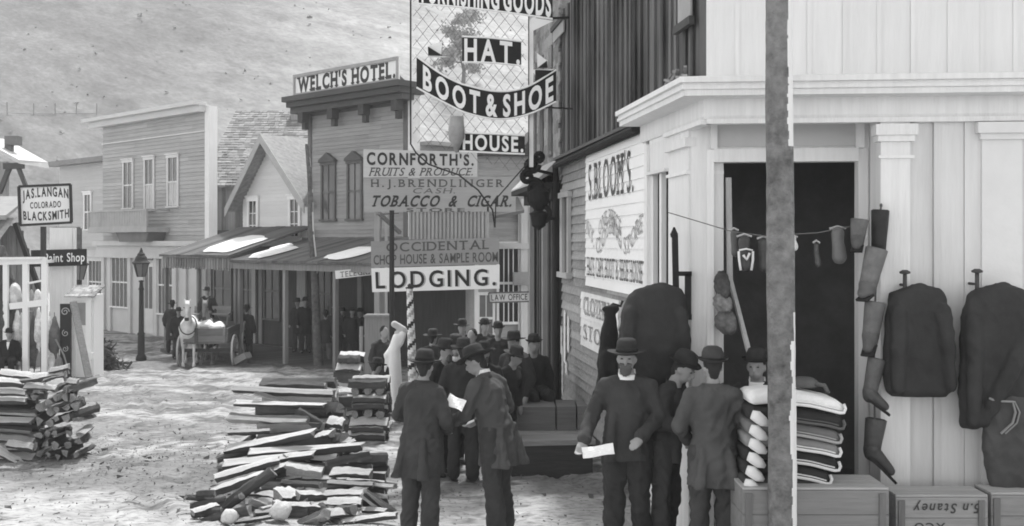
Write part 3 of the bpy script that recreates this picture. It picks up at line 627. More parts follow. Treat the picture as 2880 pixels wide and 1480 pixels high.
m.build('upper_side', mat(.085, 'woodv', amt=1.1, sc=.9, bump=.8), shop)
m = MB(); m.fb(FS, -.22, -.03, -.1, -.005, UPZ - .1, 6.3); m.build('corner_board', mat(.10, 'woodv', amt=.3), shop)
# upper side window (bottom corner of two shows at the top edge)
for px0, px1, py in ((1915, 1951, 48), (1560, 1590, 42)):
    aa0 = FS.hit(px0, 0)[0]; aa1 = FS.hit(px1, 0)[0]; zz = FS.hit(px1, py)[1]
    g_ = MB(); g_.fb(FS, aa0, aa1, .012, .03, zz, 5.9); w = g_.build('window', mat(.34, amt=.2), shop)
    g_ = MB(); g_.fb(FS, aa0 - .06, aa1 + .06, .012, .06, zz - .07, zz); g_.build('sill', mat(.07), w)
# cornice: a profile swept round the corner
P1 = [(.0, 3.83), (.02, 3.83), (.03, 3.86), (.03, 4.0), (.25, 4.0), (.25, 4.045), (.275, 4.05), (.275, 4.08), (.262, 4.084), (.262, 4.10), (.295, 4.105), (.295, 4.15), (.0, 4.20)]
def corner(o):   # intersection of offset lines
    # FB: point with outward o ; FS same
    nb, ns = FB.n, FS.n; det = nb.x * ns.y - nb.y * ns.x; cb = o + nb.x * C0[0] + nb.y * C0[1]; cs = o + ns.x * C0[0] + ns.y * C0[1]
    return Vector(((cb * ns.y - cs * nb.y) / det, (nb.x * cs - ns.x * cb) / det, 0))
m = MB(); rings = []
aEnd = FS.hit(1742, 330, .25)[0]
rings.append([FS.p(aEnd, o, z) for o, z in P1]); rings.append([corner(o) + Vector((0, 0, z)) for o, z in P1]); rings.append([FB.p(3.4, o, z) for o, z in P1])
m.loft(rings); m.build('cornice', WHITEP, shop)
# entablature bottom mould on the front only
m = MB(); m.fb(FB, 0, 3.4, .0, .05, 3.79, 3.83); m.fb(FB, .0, 3.4, -.04, .0, 3.79, 4.05); m.fb(FS, -1.9, 0, -.04, 0.0, 3.79, 4.05); m.fb(FS, -1.2, .0, .0, .05, 3.79, 3.83); m.fb(FB, 0, 2.0, -.44, -.04, 3.9, 3.95)
m.build('entablature', WHITEP, shop)
# recessed door wall
DO = -.42
def D(px, py, o=DO): return FB.hit(px, py, o)
dl, dr = D(2007, 0)[0], D(2412, 0)[0]; dz = 3.5; wl = D(1944, 0)[0]
m = MB(); m.fb(FB, wl, dl, DO - .12, DO, .18, 3.9); m.fb(FB, dl, dr, DO - .12, DO, dz, 3.9); m.fb(FB, dr, dr + .10, DO - .12, DO, .18, 3.9); m.build('door_wall', WHITEP, shop)
m = MB(); pz0, pz1 = 3.615, 3.86
m.fb(FB, dl + .0, dr - .0, DO + .001, DO + .04, dz, pz0); m.fb(FB, dl - .03, dl + .03, DO + .001, DO + .04, pz0, 3.88); m.fb(FB, dr - .02, dr + .05, DO + .001, DO + .04, pz0, 3.88)
m.fb(FB, dl - .06, dl, DO + .001, DO + .03, .18, 3.61); m.fb(FB, dr, dr + .08, DO + .001, DO + .03, .18, 3.61)
m.build('door_frame', WHITEP, shop)
m = MB(); m.fb(FB, dl + .03, dr - .02, DO + .001, DO + .008, pz0 + .02, pz1); m.build('transom_panel', mat(.5, amt=.1), shop)
# return wall right of the door and right pilaster, right wall
pL, pR = FB.hit(2477, 0, .03)[0], FB.hit(2560, 0, .03)[0]
m = MB(); m.fb(FB, dr + .101, pL + .02, DO, -.05, .18, 3.9)
m.build('door_return', WHITEP, shop)
m = MB(); m.fb(FB, pL, pR, -.1, .03, .18, 3.79); m.fb(FB, pL - .05, pR + .05, -.1, .09, 3.68, 3.77); m.fb(FB, pL - .03, pR + .03, -.1, .065, 3.63, 3.68); m.fb(FB, pL - .02, pR + .03, .031, .05, 3.49, 3.515)
m.fb(FB, pL + .0, pR, .031, .045, .18, .5); m.build('pilaster', WHITEP, shop)
m = MB(); q = pR + .001; k = 0
ws = [.20, .055, .19, .40, .22, .3, .3]
for w in ws: m.fb(FB, q, q + w - .003, -.1, [-.03, .0, -.015, .0, -.01, 0, 0][k], .18, 3.79); q += w; k += 1
m.build('front_wall', mat(.60, 'woodv', amt=.16, sc=1.2), shop)
m = MB(); a_, z_ = FB.hit(2742, 325, .0); m.fb(FB, a_, a_ + .42, .001, .08, 3.69, 3.78); m.fb(FB, a_ + .03, a_ + .39, .001, .05, 3.64, 3.69); m.fb(FB, a_ + .05, a_ + .37, .001, .02, .18, 3.64); m.build('pilaster', mat(.68, amt=.08), shop)
# corner: side pilaster and side window bay
m = MB(); m.fb(FS, -1.10, -.45, -.3, .02, .18, 3.79); m.fb(FS, -1.13, -.42, -.3, .06, 3.64, 3.72); m.fb(FS, -1.11, -.44, -.3, .045, 3.40, 3.43); m.build('corner_pilaster', WHITEP, shop)
m = MB(); m.fb(FS, -1.98, -1.10, -.3, .0, .18, 2.3); m.fb(FS, -1.98, -1.10, -.3, .0, 3.5, 3.79); m.fb(FS, -1.98, -1.86, -.3, .0, 2.3, 3.5); m.fb(FS, -1.16, -1.10, -.3, 0, 2.3, 3.5)
m.fb(FS, -1.86, -1.16, .001, .05, 3.47, 3.5); m.fb(FS, -1.99, -1.88, .0, .03, .18, 3.79); m.build('window_bay', WHITEP, shop)
w = MB(); w.fb(FS, -1.86, -1.79, -.06, -.01, 2.3, 3.5); w.fb(FS, -1.22, -1.16, -.06, -.01, 2.3, 3.5); w.fb(FS, -1.55, -1.47, -.06, -.01, 2.3, 3.5); w.fb(FS, -1.86, -1.16, -.06, .03, 2.3, 2.36); w = w.build('window', WHITEP, shop)
g_ = MB(); g_.fb(FS, -1.85, -1.17, -.12, -.07, 2.3, 3.5); g_.build('pane', mat(.10, 'glass', amt=.4, bump=0), w)
# lower clapboard side wall
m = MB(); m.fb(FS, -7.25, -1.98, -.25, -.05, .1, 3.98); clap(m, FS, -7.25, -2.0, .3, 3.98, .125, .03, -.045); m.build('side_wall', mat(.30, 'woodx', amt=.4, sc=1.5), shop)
m = MB(); m.fb(FS, -7.3, aEnd - .02, -.04, .06, 3.97, 4.03); m.tube([FS.p(aEnd, .08, 3.98), FS.p(-7.2, .08, 3.95), FS.p(-7.31, .05, 3.7), FS.p(-7.31, .05, .3)], .045, 8); m.build('gutter', mat(.02), shop)
m = MB(); m.fb(FS, -7.3, aEnd + .3, -.06, .10, 4.03, 4.07); m.build('roof_edge', mat(.10, 'woodx', amt=.5), shop)
w0, w1 = FS.hit(1586, 0)[0], FS.hit(1599, 0)[0]
w = MB(); w.fb(FS, w0 - .2, w0, -.02, .03, 2.35, 3.45); w.fb(FS, w1, w1 + .12, -.02, .03, 2.35, 3.45); w.fb(FS, w0 - .25, w1 + .2, -.02, .05, 3.45, 3.53); w.fb(FS, w0 - .25, w1 + .2, -.02, .07, 2.27, 2.35); w = w.build('window', mat(.4), shop)
g_ = MB(); g_.fb(FS, w0, w1, -.02, -.01, 2.35, 3.45); g_.build('pane', GLASS, w)
# dark interior box
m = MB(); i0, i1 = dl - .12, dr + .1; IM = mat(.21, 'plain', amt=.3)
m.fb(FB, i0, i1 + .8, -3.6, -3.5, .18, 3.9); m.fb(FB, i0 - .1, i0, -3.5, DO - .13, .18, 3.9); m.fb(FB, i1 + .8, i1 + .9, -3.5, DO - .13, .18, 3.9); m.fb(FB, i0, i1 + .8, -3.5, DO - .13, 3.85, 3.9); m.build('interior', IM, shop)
m = MB(); m.fb(FB, -.08, 3.9, -3.5, 1.35, .04, .18); m.fb(FB, -1.3, -.085, -.1, 1.35, .04, .178); m.fb(FS, -1.3, .1, .0, .42, .035, .175); m.build('store_step', mat(.2, 'woodv', amt=.4), shop)
m = MB(); m.fb(FB, 0.2, 3.3, -3.4, -.3, 6.1, 6.25); m.fb(FB, .1, 3.3, -6.8, -6.7, 4, 6.2); m.build('roof', mat(.1), shop)
# debris on the cornice
m = MB(); 
for i in range(14): 
    a = random.uniform(aEnd + 1.2, -.15); z = 4.19 + random.uniform(0, .06); m.bar(FS.p(a, .05 + random.uniform(0, .15), z), FS.p(a + random.uniform(-.4, .4), .1 + random.uniform(0, .08), z + random.uniform(.0, .09)), .03, .02)
alone('wood_scraps', m, mat(.25, 'woodx', amt=.5), FS.p(-.8, .1, 4.17), 'splintered wood scraps lying on the side cornice below the dark boards', 'scraps')
# ---- posters painted on the side
def place_fs(o): return lambda x, y, l: FS.p(x, o + l, y)
sg = empty('painted_sign', FS.p(-3.6, 0, 2.2), "big white painted advertising sign on the store's clapboard side wall", 'sign')
m = MB(); clap(m, FS, -5.26, -2.04, 2.22, 3.94, .125, .018, -.012); m.fb(FS, -5.26, -2.04, -.044, -.012, 2.22, 3.94); m.build('board', mat(.84, 'plain', amt=.05), sg)
ink = mat(.10, 'plain', amt=.6, sc=9); ink2 = mat(.36, 'plain', amt=.5, sc=9)
m = MB(); lettering(m, "S.BLOOM'S.", place_fs(.012), -5.0, -2.55, .46, 3.34, off=.0, serif=True, gap=.2); m.build('lettering', ink, sg)
m = MB()
def wave(text, x0, x1, f, h, **k):
    def pl(x, y, l): return FS.p(x, .012 + l, f(x) + y)
    lettering(m, text, pl, x0, x1, h, 0, **k)
wave('ONE PRICE', -4.35, -3.15, lambda x: 3.02 - .45 * (x + 3.75) ** 2, .17, off=.0, serif=True)
m.build('lettering', ink2, sg); m = MB()
wave('N.Y. CLOTHING STORE', -5.15, -2.15, lambda x: 2.78 + .12 * math.cos((x + 3.65) * 4.2), .19, off=.0, serif=True, gap=.08)
m.build('lettering', ink2, sg)
m = MB(); lettering(m, 'HATS, CAPS, BOOT & SHOE HOUSE', place_fs(.012), -5.1, -2.15, .24, 2.36, off=.0, serif=True, gap=.08); m.build('lettering', mat(.14, amt=.5), sg)
sg = empty('wall_poster', FS.p(-4.5, 0, 1.3), 'smaller worn white painted panel low on the side wall beneath the big sign', 'sign')
m = MB(); clap(m, FS, -5.6, -3.3, 1.4, 2.12, .125, .018, -.012); m.fb(FS, -5.6, -3.3, -.044, -.012, 1.4, 2.12); m.build('board', mat(.74, 'plain', amt=.2), sg)
m = MB(); lettering(m, 'CLOTHING', place_fs(.012), -5.35, -3.5, .24, 1.83, off=.0, serif=True, gap=.08); m.build('lettering', mat(.3, amt=.5), sg); m = MB(); lettering(m, 'STORE', place_fs(.012), -5.35, -3.6, .2, 1.5, off=0, serif=True); m.build('lettering', mat(.3, amt=.5), sg)
m = MB()
for a, z0, z1, w in ((-7.15, 1.1, 1.5, .06), (-6.9, 1.0, 1.75, .13), (-6.6, 1.2, 1.68, .12), (-7.05, .5, 1.2, .04), (-6.75, .85, 1.0, .1)): m.prism([(a, z0 + .03), (a + w, z0), (a + w * .9, z1), (a + w * .2, z1 + .04)], FS, .0, .008)
alone('torn_poster', m, mat(.8, amt=.1), FS.p(-6.9, 0, 1.2), 'torn strips of white paper stuck on the shingled wall near its far end', 'poster')
# ================================================================== NEXT BUILDING ALONG THE STORE'S SIDE
nb = empty('scalloped_building', FS.p(-9, 0, 0), 'narrow building with scalloped shingles above dark boards beyond the corner store', 'building')
m = MB(); b0_, b1_ = -10.4, -7.34
m.fb(FS, b0_, b1_, -3, -.02, 3.74, 6.6)
nr = 20
for i in range(nr):
    z = 3.74 + i * .145; q = b0_ + (.1 if i % 2 else 0)
    while q < b1_ - .05: 
        pts = [(q, z + .2), (q, z + .05), (q + .05, z), (q + .15, z), (q + .19, z + .05), (q + .19, z + .2)]; m.prism(pts, FS, -.019 , .012 + (i % 2) * .004); q += .2
m.build('shingle_wall', mat(.22, 'woodx', amt=.6, sc=2), nb)
for q in (-9.9, -9.1, -8.2):
    w = MB(); w.fb(FS, q, q + .35, .02, .03, 4.15, 5.9); w.build('window', mat(.02, 'glass', bump=0), nb)
m = MB(); m.fb(FS, b0_, b1_, -.02, .35, 3.62, 3.70); m.fb(FS, b0_, b1_, -.02, .12, 3.45, 3.62); m.build('cornice', mat(.03), nb)
m = MB(); m.hexa([FS.p(b0_, .36, 3.7), FS.p(b1_, .36, 3.7), FS.p(b1_, .02, 3.9), FS.p(b0_, .02, 3.9), FS.p(b0_, .36, 3.72), FS.p(b1_, .36, 3.72), FS.p(b1_, .02, 4.06), FS.p(b0_, .02, 4.06)]); m.build('canopy', mat(.35, 'woodx', amt=.3), nb)
m = MB(); boards(m, FS, b0_, b1_, .3, 3.45, .3, .03, -.03, .05); m.fb(FS, b0_, b1_, -3, -.031, .3, 3.45); m.build('wall', mat(.08, 'woodv', amt=.6), nb)
m = MB(); 
for q in (-9.75, -8.3): m.fb(FS, q, q + .1, .04, .12, .3, 3.4)
m.build('pilaster', mat(.3, 'woodv', amt=.3), nb)
# ornate iron bracket
m = MB(); c = Wp(1515, 560, 15.6)
def spiral(m, c, r0, turns, ph, w, sgn=1):
    pts = [c + Vector((math.cos(ph + sgn * t * 2 * math.pi * turns) * r0 * (1 - .8 * t), 0, math.sin(ph + sgn * t * 2 * math.pi * turns) * r0 * (1 - .8 * t))) for t in [i / 22 for i in range(23)]]
    m.tube(pts, w, 6)
for dx, dz, r, ph, sg_ in ((0, 0, .17, .5, 1), (-.06, .16, .13, 2, -1), (.04, -.2, .15, 4, 1), (-.16, .32, .10, 1, 1), (-.1, .5, .11, 0, -1), (.0, .62, .08, 3, 1)): spiral(m, c + Vector((dx, 0, dz)), r, 1.4, ph, .045, sg_)
m.lathe(c + Vector((.0, 0, -.45)), [(.02, 0), (.10, .06), (.12, .2), (.14, .24), (.06, .28), (.15, .4), (.16, .55), (.07, .62), (.03, .66)], 12)
m.bar(c + Vector((.05, 0, -.3)), FS.p(-7.5, .0, c.z - .25), .05, .05); m.bar(c + Vector((-.15, 0, .45)), FS.p(-7.5, .0, c.z + .4), .04, .04)
alone('ornate_bracket', m, mat(.012, 'plain'), c, 'black scrolled iron lantern bracket sticking out from the scalloped building', 'bracket')
# ---- raised boardwalk beside the store
m = MB(); q = -4.5; 
while q > -12: m.fb(FS, q - .24, q, .02, 1.12 if q > -6 else 1.3, .24, .30 + random.uniform(0, .006)); q -= .25
wk = empty('boardwalk', FS.p(-6, .5, -.2), 'raised plank boardwalk with a dark riser running along the clapboard side wall', 'boardwalk'); m.build('plank_deck', mat(.26, 'woodx', amt=.4), wk)
m = MB(); m.fb(FS, -12, -4.53, .05, 1.08, -.6, .235); m.build('riser', mat(.05, 'woodh', amt=.4), wk)
m = MB(); 
for i, (p0, p1) in enumerate(((1448, 1562), (1566, 1620), (1624, 1700))): 
    a = Wp(p0, 1155, 14.1); b = Wp(p1, 1235, 14.1); m.box(((a.x + b.x) / 2, 14.4, .46), (b.x - a.x, .6, .31 + .01 * i))
alone('plank_step', m, mat(.15, 'woodx', amt=.35), (.3, 14.3, .3), 'grey boxed plank step on top of the boardwalk', 'step')
# ================================================================== HANGING SIGNS IN THE MIDDLE
def quadsign(name, label, cat, TL, TR, BR, BL, Y, bgm, texts, th=.03, inkm=None, frame=None, group=None, base=None):
    P = [Wp(*c, Y) for c in (TL, TR, BR, BL)]; root = empty(name, base or (P[2] + P[3]) / 2, label, cat, group)
    m = MB(); bk = [p + Vector((0, th, 0)) for p in P]; m.hexa([P[3], P[2], bk[2], bk[3], P[0], P[1], bk[1], bk[0]]); m.build('board', bgm, root)
    if frame:
        m = MB(); w, fm = frame
        for i in range(4): m.bar(P[i] + Vector((0, -.02, 0)), P[(i + 1) % 4] + Vector((0, -.02, 0)), w, w, up=(0, 1, 0))
        m.build('frame', fm, root)
    W = ((P[1] - P[0]).length + (P[2] - P[3]).length) / 2; H = (P[0] - P[3]).length
    def pl(x, y, l):
        u, v = x / W, y / H
        return (P[3] * (1 - u) + P[2] * u) * (1 - v) + (P[0] * (1 - u) + P[1] * u) * v + Vector((0, -.006 - l, 0))
    for tx in texts:
        t, x0, x1, y0, h = tx[:5]; k = dict(tx[5]) if len(tx) > 5 else {}; arc = k.pop('arc', 0); im = k.pop('ink', inkm)
        m = MB(); 
        f = (lambda x, y, l, arc=arc: pl(x, y + arc * H * (1 - ((x / W - .5) * 2) ** 2), l))
        if k.pop('shadow', None):
            lettering(m, t, lambda x, y, l: f(x + .012 * W, y - .012 * H, l - .003), x0 * W, x1 * W, h * H, y0 * H, **k); m.build('letter_shade', mat(.42), root); m = MB()
        lettering(m, t, f, x0 * W, x1 * W, h * H, y0 * H, **k); m.build('lettering', im, root)
    return root
INK = mat(.04, 'plain', amt=.4, sc=4); INKG = mat(.09, 'plain', amt=.4, sc=4)
quadsign('fruit_sign', 'upper white board painted CORNFORTHS FRUITS & PRODUCE above the tobacco sign', 'sign', (1022, 420), (1342, 428), (1342, 497), (1022, 499), 24, mat(.50, 'woodx', amt=.15),
    [("CORNFORTH'S.", .03, .97, .46, .44, dict(off=.035)), ('FRUITS & PRODUCE.', .05, .96, .05, .30, dict(off=.01, serif=True, slant=.3, gap=.1, ink=INKG))], inkm=INK)
quadsign('tobacco_sign', 'wide grey board painted H.J. BRENDLINGER CASH TOBACCO & CIGAR STORE', 'sign', (1022, 500), (1452, 500), (1450, 596), (1024, 596), 24.04, mat(.34, 'woodx', amt=.15),
    [('H.J.BRENDLINGER.', .05, .95, .73, .22, dict(off=.01, serif=True, gap=.26, ink=INKG)), ('CASH.', .32, .6, .54, .15, dict(off=.0, serif=True, slant=.3, ink=mat(.12))), ('TOBACCO  &  CIGAR.', .04, .97, .16, .32, dict(off=.03, serif=True, slant=.35, gap=.14)), ('STORE.', .28, .7, .0, .11, dict(off=.02, ink=mat(.1)))], inkm=INK)
quadsign('chop_house_sign', 'grey board painted OCCIDENTAL CHOP HOUSE & SAMPLE ROOM hung above the lodging sign', 'sign', (1043, 679), (1404, 668), (1404, 743), (1044, 752), 24, mat(.27, 'woodx', amt=.15),
    [('OCCIDENTAL', .12, .92, .58, .34, dict(off=.01, serif=True, gap=.14, ink=mat(.09))), ('CHOP HOUSE & SAMPLE ROOM', .02, .99, .10, .36, dict(off=.015, gap=.1))], inkm=INKG)
quadsign('lodging_sign', 'white board lettered LODGING in large black capitals', 'sign', (1044, 755), (1405, 745), (1405, 812), (1047, 822), 23.98, mat(.78, 'woodx', amt=.06),
    [('LODGING.', .03, .97, .16, .68, dict(off=.02, gap=.22, shadow=1))], inkm=mat(.025))
quadsign('law_office_sign', 'small white board lettered LAW OFFICE beside the lodging sign', 'sign', (1374, 824), (1490, 821), (1490, 848), (1376, 851), 23.6, mat(.6, amt=.1), [('LAW OFFICE', .06, .94, .2, .6, dict(off=.01, gap=.12))], inkm=mat(.05), frame=(.03, mat(.12)))
sg = quadsign('telegraph_sign', 'white signboard lettered TELEGRAPH slung under the porch eave', 'sign', (942, 762), (1080, 748), (1080, 770), (944, 785), 29.2, mat(.72, amt=.08), [('TELEGRAPH', .10, .98, .15, .66, dict(off=.0, serif=True))], inkm=mat(.06))
m = MB(); a = Wp(1150, 594, 24.1); b = Wp(1370, 674, 24.1); FN = Fr((0, 24.1), (1, 0)); q = a.x
while q < b.x - .03: m.fb(FN, q, q + .05, .0, .045, b.z, a.z); q += .0865
m.fb(FN, a.x, b.x + .03, -.03, 0, b.z, a.z); m.fb(FN, b.x, b.x + .04, 0, .06, b.z, a.z + .1)
alone('slatted_panel', m, mat(.33, 'woodv', amt=.15), (a.x, 24.1, b.z), 'ribbed grey panel of upright slats between the tobacco and chop house signs', 'panel')
for px, y0, y1, Y, w, v, lab in ((1060, 594, 905, 24.3, .11, .30, 'left grey square post holding up the lodging signs'), (1086, 594, 905, 24.35, .06, .36, 'slim pale post just right of the square post behind the lodging sign'), (1340, 600, 975, 24.2, .085, .72, 'white square post under the right half of the lodging sign')):
    a = Wp(px, y0, Y); g0 = gz(a.x, Y); m = MB(); m.box((a.x, Y, (a.z + g0 - .1) / 2), (w, w, a.z - g0 + .1)); m.box((a.x, Y, a.z - 2.9), (w + .05, w + .05, .08)); alone('sign_post', m, mat(v, 'woodv', amt=.2), (a.x, Y, g0), lab, 'post')
m = MB(); a = Wp(1105, 592, 20); g0 = gz(a.x, 20); m.tube([(a.x, 20, g0 - .1), (a.x - .02, 20, (a.z + g0) / 2), (a.x - .02, 20, a.z)], [.055, .05, .045], 12); alone('dark_pole', m, mat(.035, 'woodv', amt=.3), (a.x, 20, g0), 'dark upright pole crossing in front of the lodging sign', 'pole')
m = MB(); a = Wp(1040, 600, 23); m.bar(Wp(1066, 600, 23.2), Wp(1125, 655, 23.8), .07, .07); m.tube([Wp(1072, 604, 23.3), Wp(1070, 680, 23.3)], .02, 6); m.bar(Wp(1060, 604, 23.3), Wp(1120, 600, 24), .03, .03); alone('sign_brace', m, mat(.14, 'woodx'), Wp(1090, 650, 23.5), 'slanting dark timber brace beneath the tobacco sign', 'brace')
m = MB(); a = Wp(1024, 893, 22.5); b = Wp(1098, 990, 22.5); m.box(((a.x + b.x) / 2, 22.8, (a.z - .55) / 2), (b.x - a.x, .5, a.z + .55)); m.box(((a.x + b.x) / 2, 22.8, a.z + .02), (b.x - a.x + .04, .56, .04)); m.tube([(a.x - .07, 22.6, -.5), (a.x - .07, 22.6, a.z - .2)], .045, 8)
alone('wooden_counter', m, mat(.22, 'woodv', amt=.3), ((a.x + b.x) / 2, 22.8, -.5), 'grey wooden counter with a pale top below the lodging sign posts', 'counter')
# barber pole
m = MB(); Yb = 19; p0 = Wp(1152, 812, Yb); p1 = Wp(1163, 1010, Yb); g0 = gz(p0.x, Yb); n = 24; nz = 60; base = Vector((p1.x + .012, Yb, g0)); L_ = p0.z - g0
for j in range(nz + 1):
    f = j / nz; c = base.lerp(p0, f); r = .098 + (.055 - .098) * f
    for k in range(n): t_ = 2 * math.pi * k / n; m.v.append(c + Vector((math.cos(t_) * r, math.sin(t_) * r, 0)))
for j in range(nz):
    for k in range(n):
        m.f.append((j * n + k, j * n + (k + 1) % n, (j + 1) * n + (k + 1) % n, (j + 1) * n + k)); h = ((j / nz * L_) / .36 - k / n) % 1; m.mi.append(0 if h < .28 else (1 if h < .5 else (0 if h < .76 else 2)))
bp_ = empty('barber_pole', base, 'spiral striped barber pole, wider at its foot, in front of the lodging sign', 'barber pole')
o = m.build('striped_shaft', [mat(.72, amt=.08), mat(.36), mat(.035)], bp_, True)
m = MB(); m.lathe(p0, [(.02, 0), (.07, .0), (.075, .02), (.03, .035), (.04, .06), (.01, .09)], 14); m.build('finial', mat(.04), bp_, True)
# carved white figure
c = Vector(Wp(1120, 1000, 18.5)); fg = empty('carved_figure', (c.x, 18.5, gz(0, 18.5)), 'white carved trade figure topped by a pale cylinder, standing left of the barber pole', 'figure')
def pz(px, py, Y=18.5): return Wp(px, py, Y)
fuse('torso', [cap(pz(1118, 950) - fg.location, pz(1108, 985) - fg.location, .09, .10), cap(pz(1132, 940) - fg.location, pz(1122, 965) - fg.location, .07, .08), cap(pz(1105, 985) - fg.location, pz(1088, 1000) - fg.location, .09, .06), cap(pz(1090, 995) - fg.location, pz(1083, 1045) - fg.location, .045, .02), cap(pz(1108, 985) - fg.location, Vector((-.0, 0, .1)), .11, .10)], .02, mat(.78, amt=.1), fg, 2)
fuse('head', [cap(pz(1109, 912) - fg.location, pz(1136, 927) - fg.location, .062, .055), cap(pz(1136, 925) - fg.location, pz(1144, 935) - fg.location, .045, .03), cap(pz(1116, 938) - fg.location, pz(1124, 945) - fg.location, .05, .06)], .02, mat(.5, amt=.3), fg, 2)
# ---- netting sign
YN = 15.0; ns = empty('hanging_net_sign', Wp(1350, 440, YN), 'tall wire netting sign with black ribbons lettered HAT, BOOT & SHOE and HOUSE', 'sign')
WIRE = mat(.03); m = MB()
m.tube([Wp(1155, -80, YN), Wp(1155, 405, YN), Wp(1170, 430, YN), Wp(1205, 462, YN), Wp(1290, 492, YN), Wp(1345, 535, YN), Wp(1385, 590, YN), Wp(1392, 640, YN)], .012, 6)
m.tube([Wp(1487, -80, YN), Wp(1487, 470, YN)], .008, 6); m.tube([Wp(1392, 640, YN), Wp(1395, 560, YN), Wp(1487, 455, YN)], .01, 6)
m.build('wire_frame', WIRE, ns)
m = MB(); k = 33
def clipd(x0, y0, dx, dy):
    pts = []; 
    for i in range(0, 60):
        x, y = x0 + dx * i * 12, y0 + dy * i * 12
        lim = 405 + max(0, (x - 1155)) * .28
        if 1156 < x < 1486 and -70 < y < lim: pts.append((x, y))
    return pts
for i in range(-14, 36):
    for dx, dy, x0, y0 in ((1, 1.25, 1156, -70 + (i - 8) * k * 1.25), (-1, 1.25, 1486, -70 + (i - 8) * k * 1.25)):
        p = clipd(x0, y0, dx, dy)
        if len(p) > 1: a, b = p[0], p[-1]; m.tube([Wp(a[0], a[1], YN + .01), Wp(b[0], b[1], YN + .01)], .0032, 4)
m.build('netting', mat(.16), ns)
BL = mat(.018); WH = mat(.82, amt=.05)
def qi(x, P):   # piecewise interpolation (Catmull)
    for i in range(len(P) - 1):
        if x <= P[i + 1][0] or i == len(P) - 2:
            x0, y0 = P[i]; x1, y1 = P[i + 1]; t = (x - x0) / (x1 - x0); ya = P[i - 1][1] if i else 2 * y0 - y1; yb = P[i + 2][1] if i + 2 < len(P) else 2 * y1 - y0
            return .5 * ((2 * y0) + (y1 - ya) * t + (2 * ya - 5 * y0 + 4 * y1 - yb) * t * t + (3 * y0 - ya - 3 * y1 + yb) * t ** 3)
def ribbon(top, bot, x0, x1, text, tx0, tx1, hf, yf, edge=4, n=40, **k):
    def P(x, f, l=0): yt, yb = qi(x, top), qi(x, bot); return Wp(x, yb + (yt - yb) * f, YN) + Vector((0, -.03 - l, 0))
    m = MB(); xs_ = sp(x0, x1, n)
    m.v = [P(x, 0) for x in xs_] + [P(x, 1) for x in xs_] + [P(x, 0) + Vector((0, .02, 0)) for x in xs_] + [P(x, 1) + Vector((0, .02, 0)) for x in xs_]; N_ = n + 1
    for i in range(n): m.f += [(i, i + 1, N_ + i + 1, N_ + i), (2 * N_ + i, 3 * N_ + i, 3 * N_ + i + 1, 2 * N_ + i + 1), (i, 2 * N_ + i, 2 * N_ + i + 1, i + 1), (N_ + i, N_ + i + 1, 3 * N_ + i + 1, 3 * N_ + i)]
    m.mi = [0] * len(m.f); r = m.build('ribbon', BL, ns)
    m = MB(); m.tube([P(x, 1) for x in xs_], .014, 6); m.tube([P(x, 0) for x in xs_], .014, 6); m.build('ribbon_edge', WH, r)
    m = MB(); lettering(m, text, lambda x, y, l: P(x, yf + y, .004 + l), tx0, tx1, hf, 0, **k); m.build('lettering', WH, r)
    return r
ribbon([(1172, 160), (1240, 208), (1300, 238), (1400, 258), (1480, 246), (1564, 198)], [(1170, 246), (1240, 284), (1310, 318), (1400, 336), (1480, 324), (1566, 286)], 1172, 1564, 'BOOT & SHOE', 1190, 1556, .78, .11, off=.035, gap=.22, space=.12)
ribbon([(1178, -72), (1300, -50), (1420, -36), (1554, -34)], [(1176, 12), (1300, 22), (1420, 36), (1556, 55)], 1178, 1554, 'FURNISHING GOODS', 1186, 1550, .80, .08, off=.035, gap=.14, space=.2)
ribbon([(1300, 104), (1380, 108), (1466, 118)], [(1300, 176), (1380, 178), (1466, 186)], 1300, 1466, 'HAT.', 1306, 1462, .86, .07, off=.03, serif=True, gap=.2)
ribbon([(1290, 374), (1380, 377), (1476, 382)], [(1296, 426), (1380, 430), (1474, 434)], 1292, 1476, 'HOUSE.', 1302, 1472, .8, .12, off=.03, serif=True, gap=.16)
m = MB()
def tri(m, pts, o=-.02):
    P = [Wp(x, y, YN) + Vector((0, o, 0)) for x, y in pts]; Q = [p + Vector((0, .02, 0)) for p in P]; n = len(P)
    m.add(P + Q, [tuple(range(n)), tuple(range(2 * n - 1, n - 1, -1))] + [(i, n + i, n + (i + 1) % n, (i + 1) % n) for i in range(n)])
for P_, o_, mm in (([(1494, 50), (1556, 60), (1494, 90)], -.02, WH), ([(1178, 13), (1265, 58), (1240, 30)], -.02, WH), ([(1205, 130), (1243, 116), (1240, 158), (1262, 160), (1205, 162)], 0, WH), ([(1510, 150), (1540, 172), (1512, 192)], -.02, WH), ([(1495, 196), (1560, 194), (1510, 218)], 0, WH), ([(1204, 132), (1245, 158), (1205, 157)], -.04, BL), ([(1512, 192), (1538, 172), (1540, 192)], -.04, BL), ([(1505, 198), (1560, 200), (1505, 230)], -.04, BL)):
    m = MB(); tri(m, P_, o_); m.build('ribbon_tail', mm, ns)
m = MB(); c = Wp(1284, 328, YN - .05); 
m.lathe((c.x, c.y, Wp(0, 430, YN).z), [(.02, 0), (.07, .12), (.11, .2), (.115, .32), (.1, .5)], 14); m.build('hanging_pot', mat(.32, amt=.6), ns, True)
m = MB()
a = Wp(1493, -80, YN + .1); b = Wp(1493, 470, YN + .1); m.box((a.x, YN + .1, (a.z + b.z) / 2), (.07, .05, a.z - b.z)); m.build('white_upright', WH, ns)
m = MB(); m.bar(Wp(1540, 52, YN), Wp(1600, 50, 15.2), .03, .03); m.tube([Wp(1487, 300, YN), FS.p(-6.3, -.02, Wp(0, 300, YN).z)], .012, 6); m.build('wall_hook', WIRE, ns)
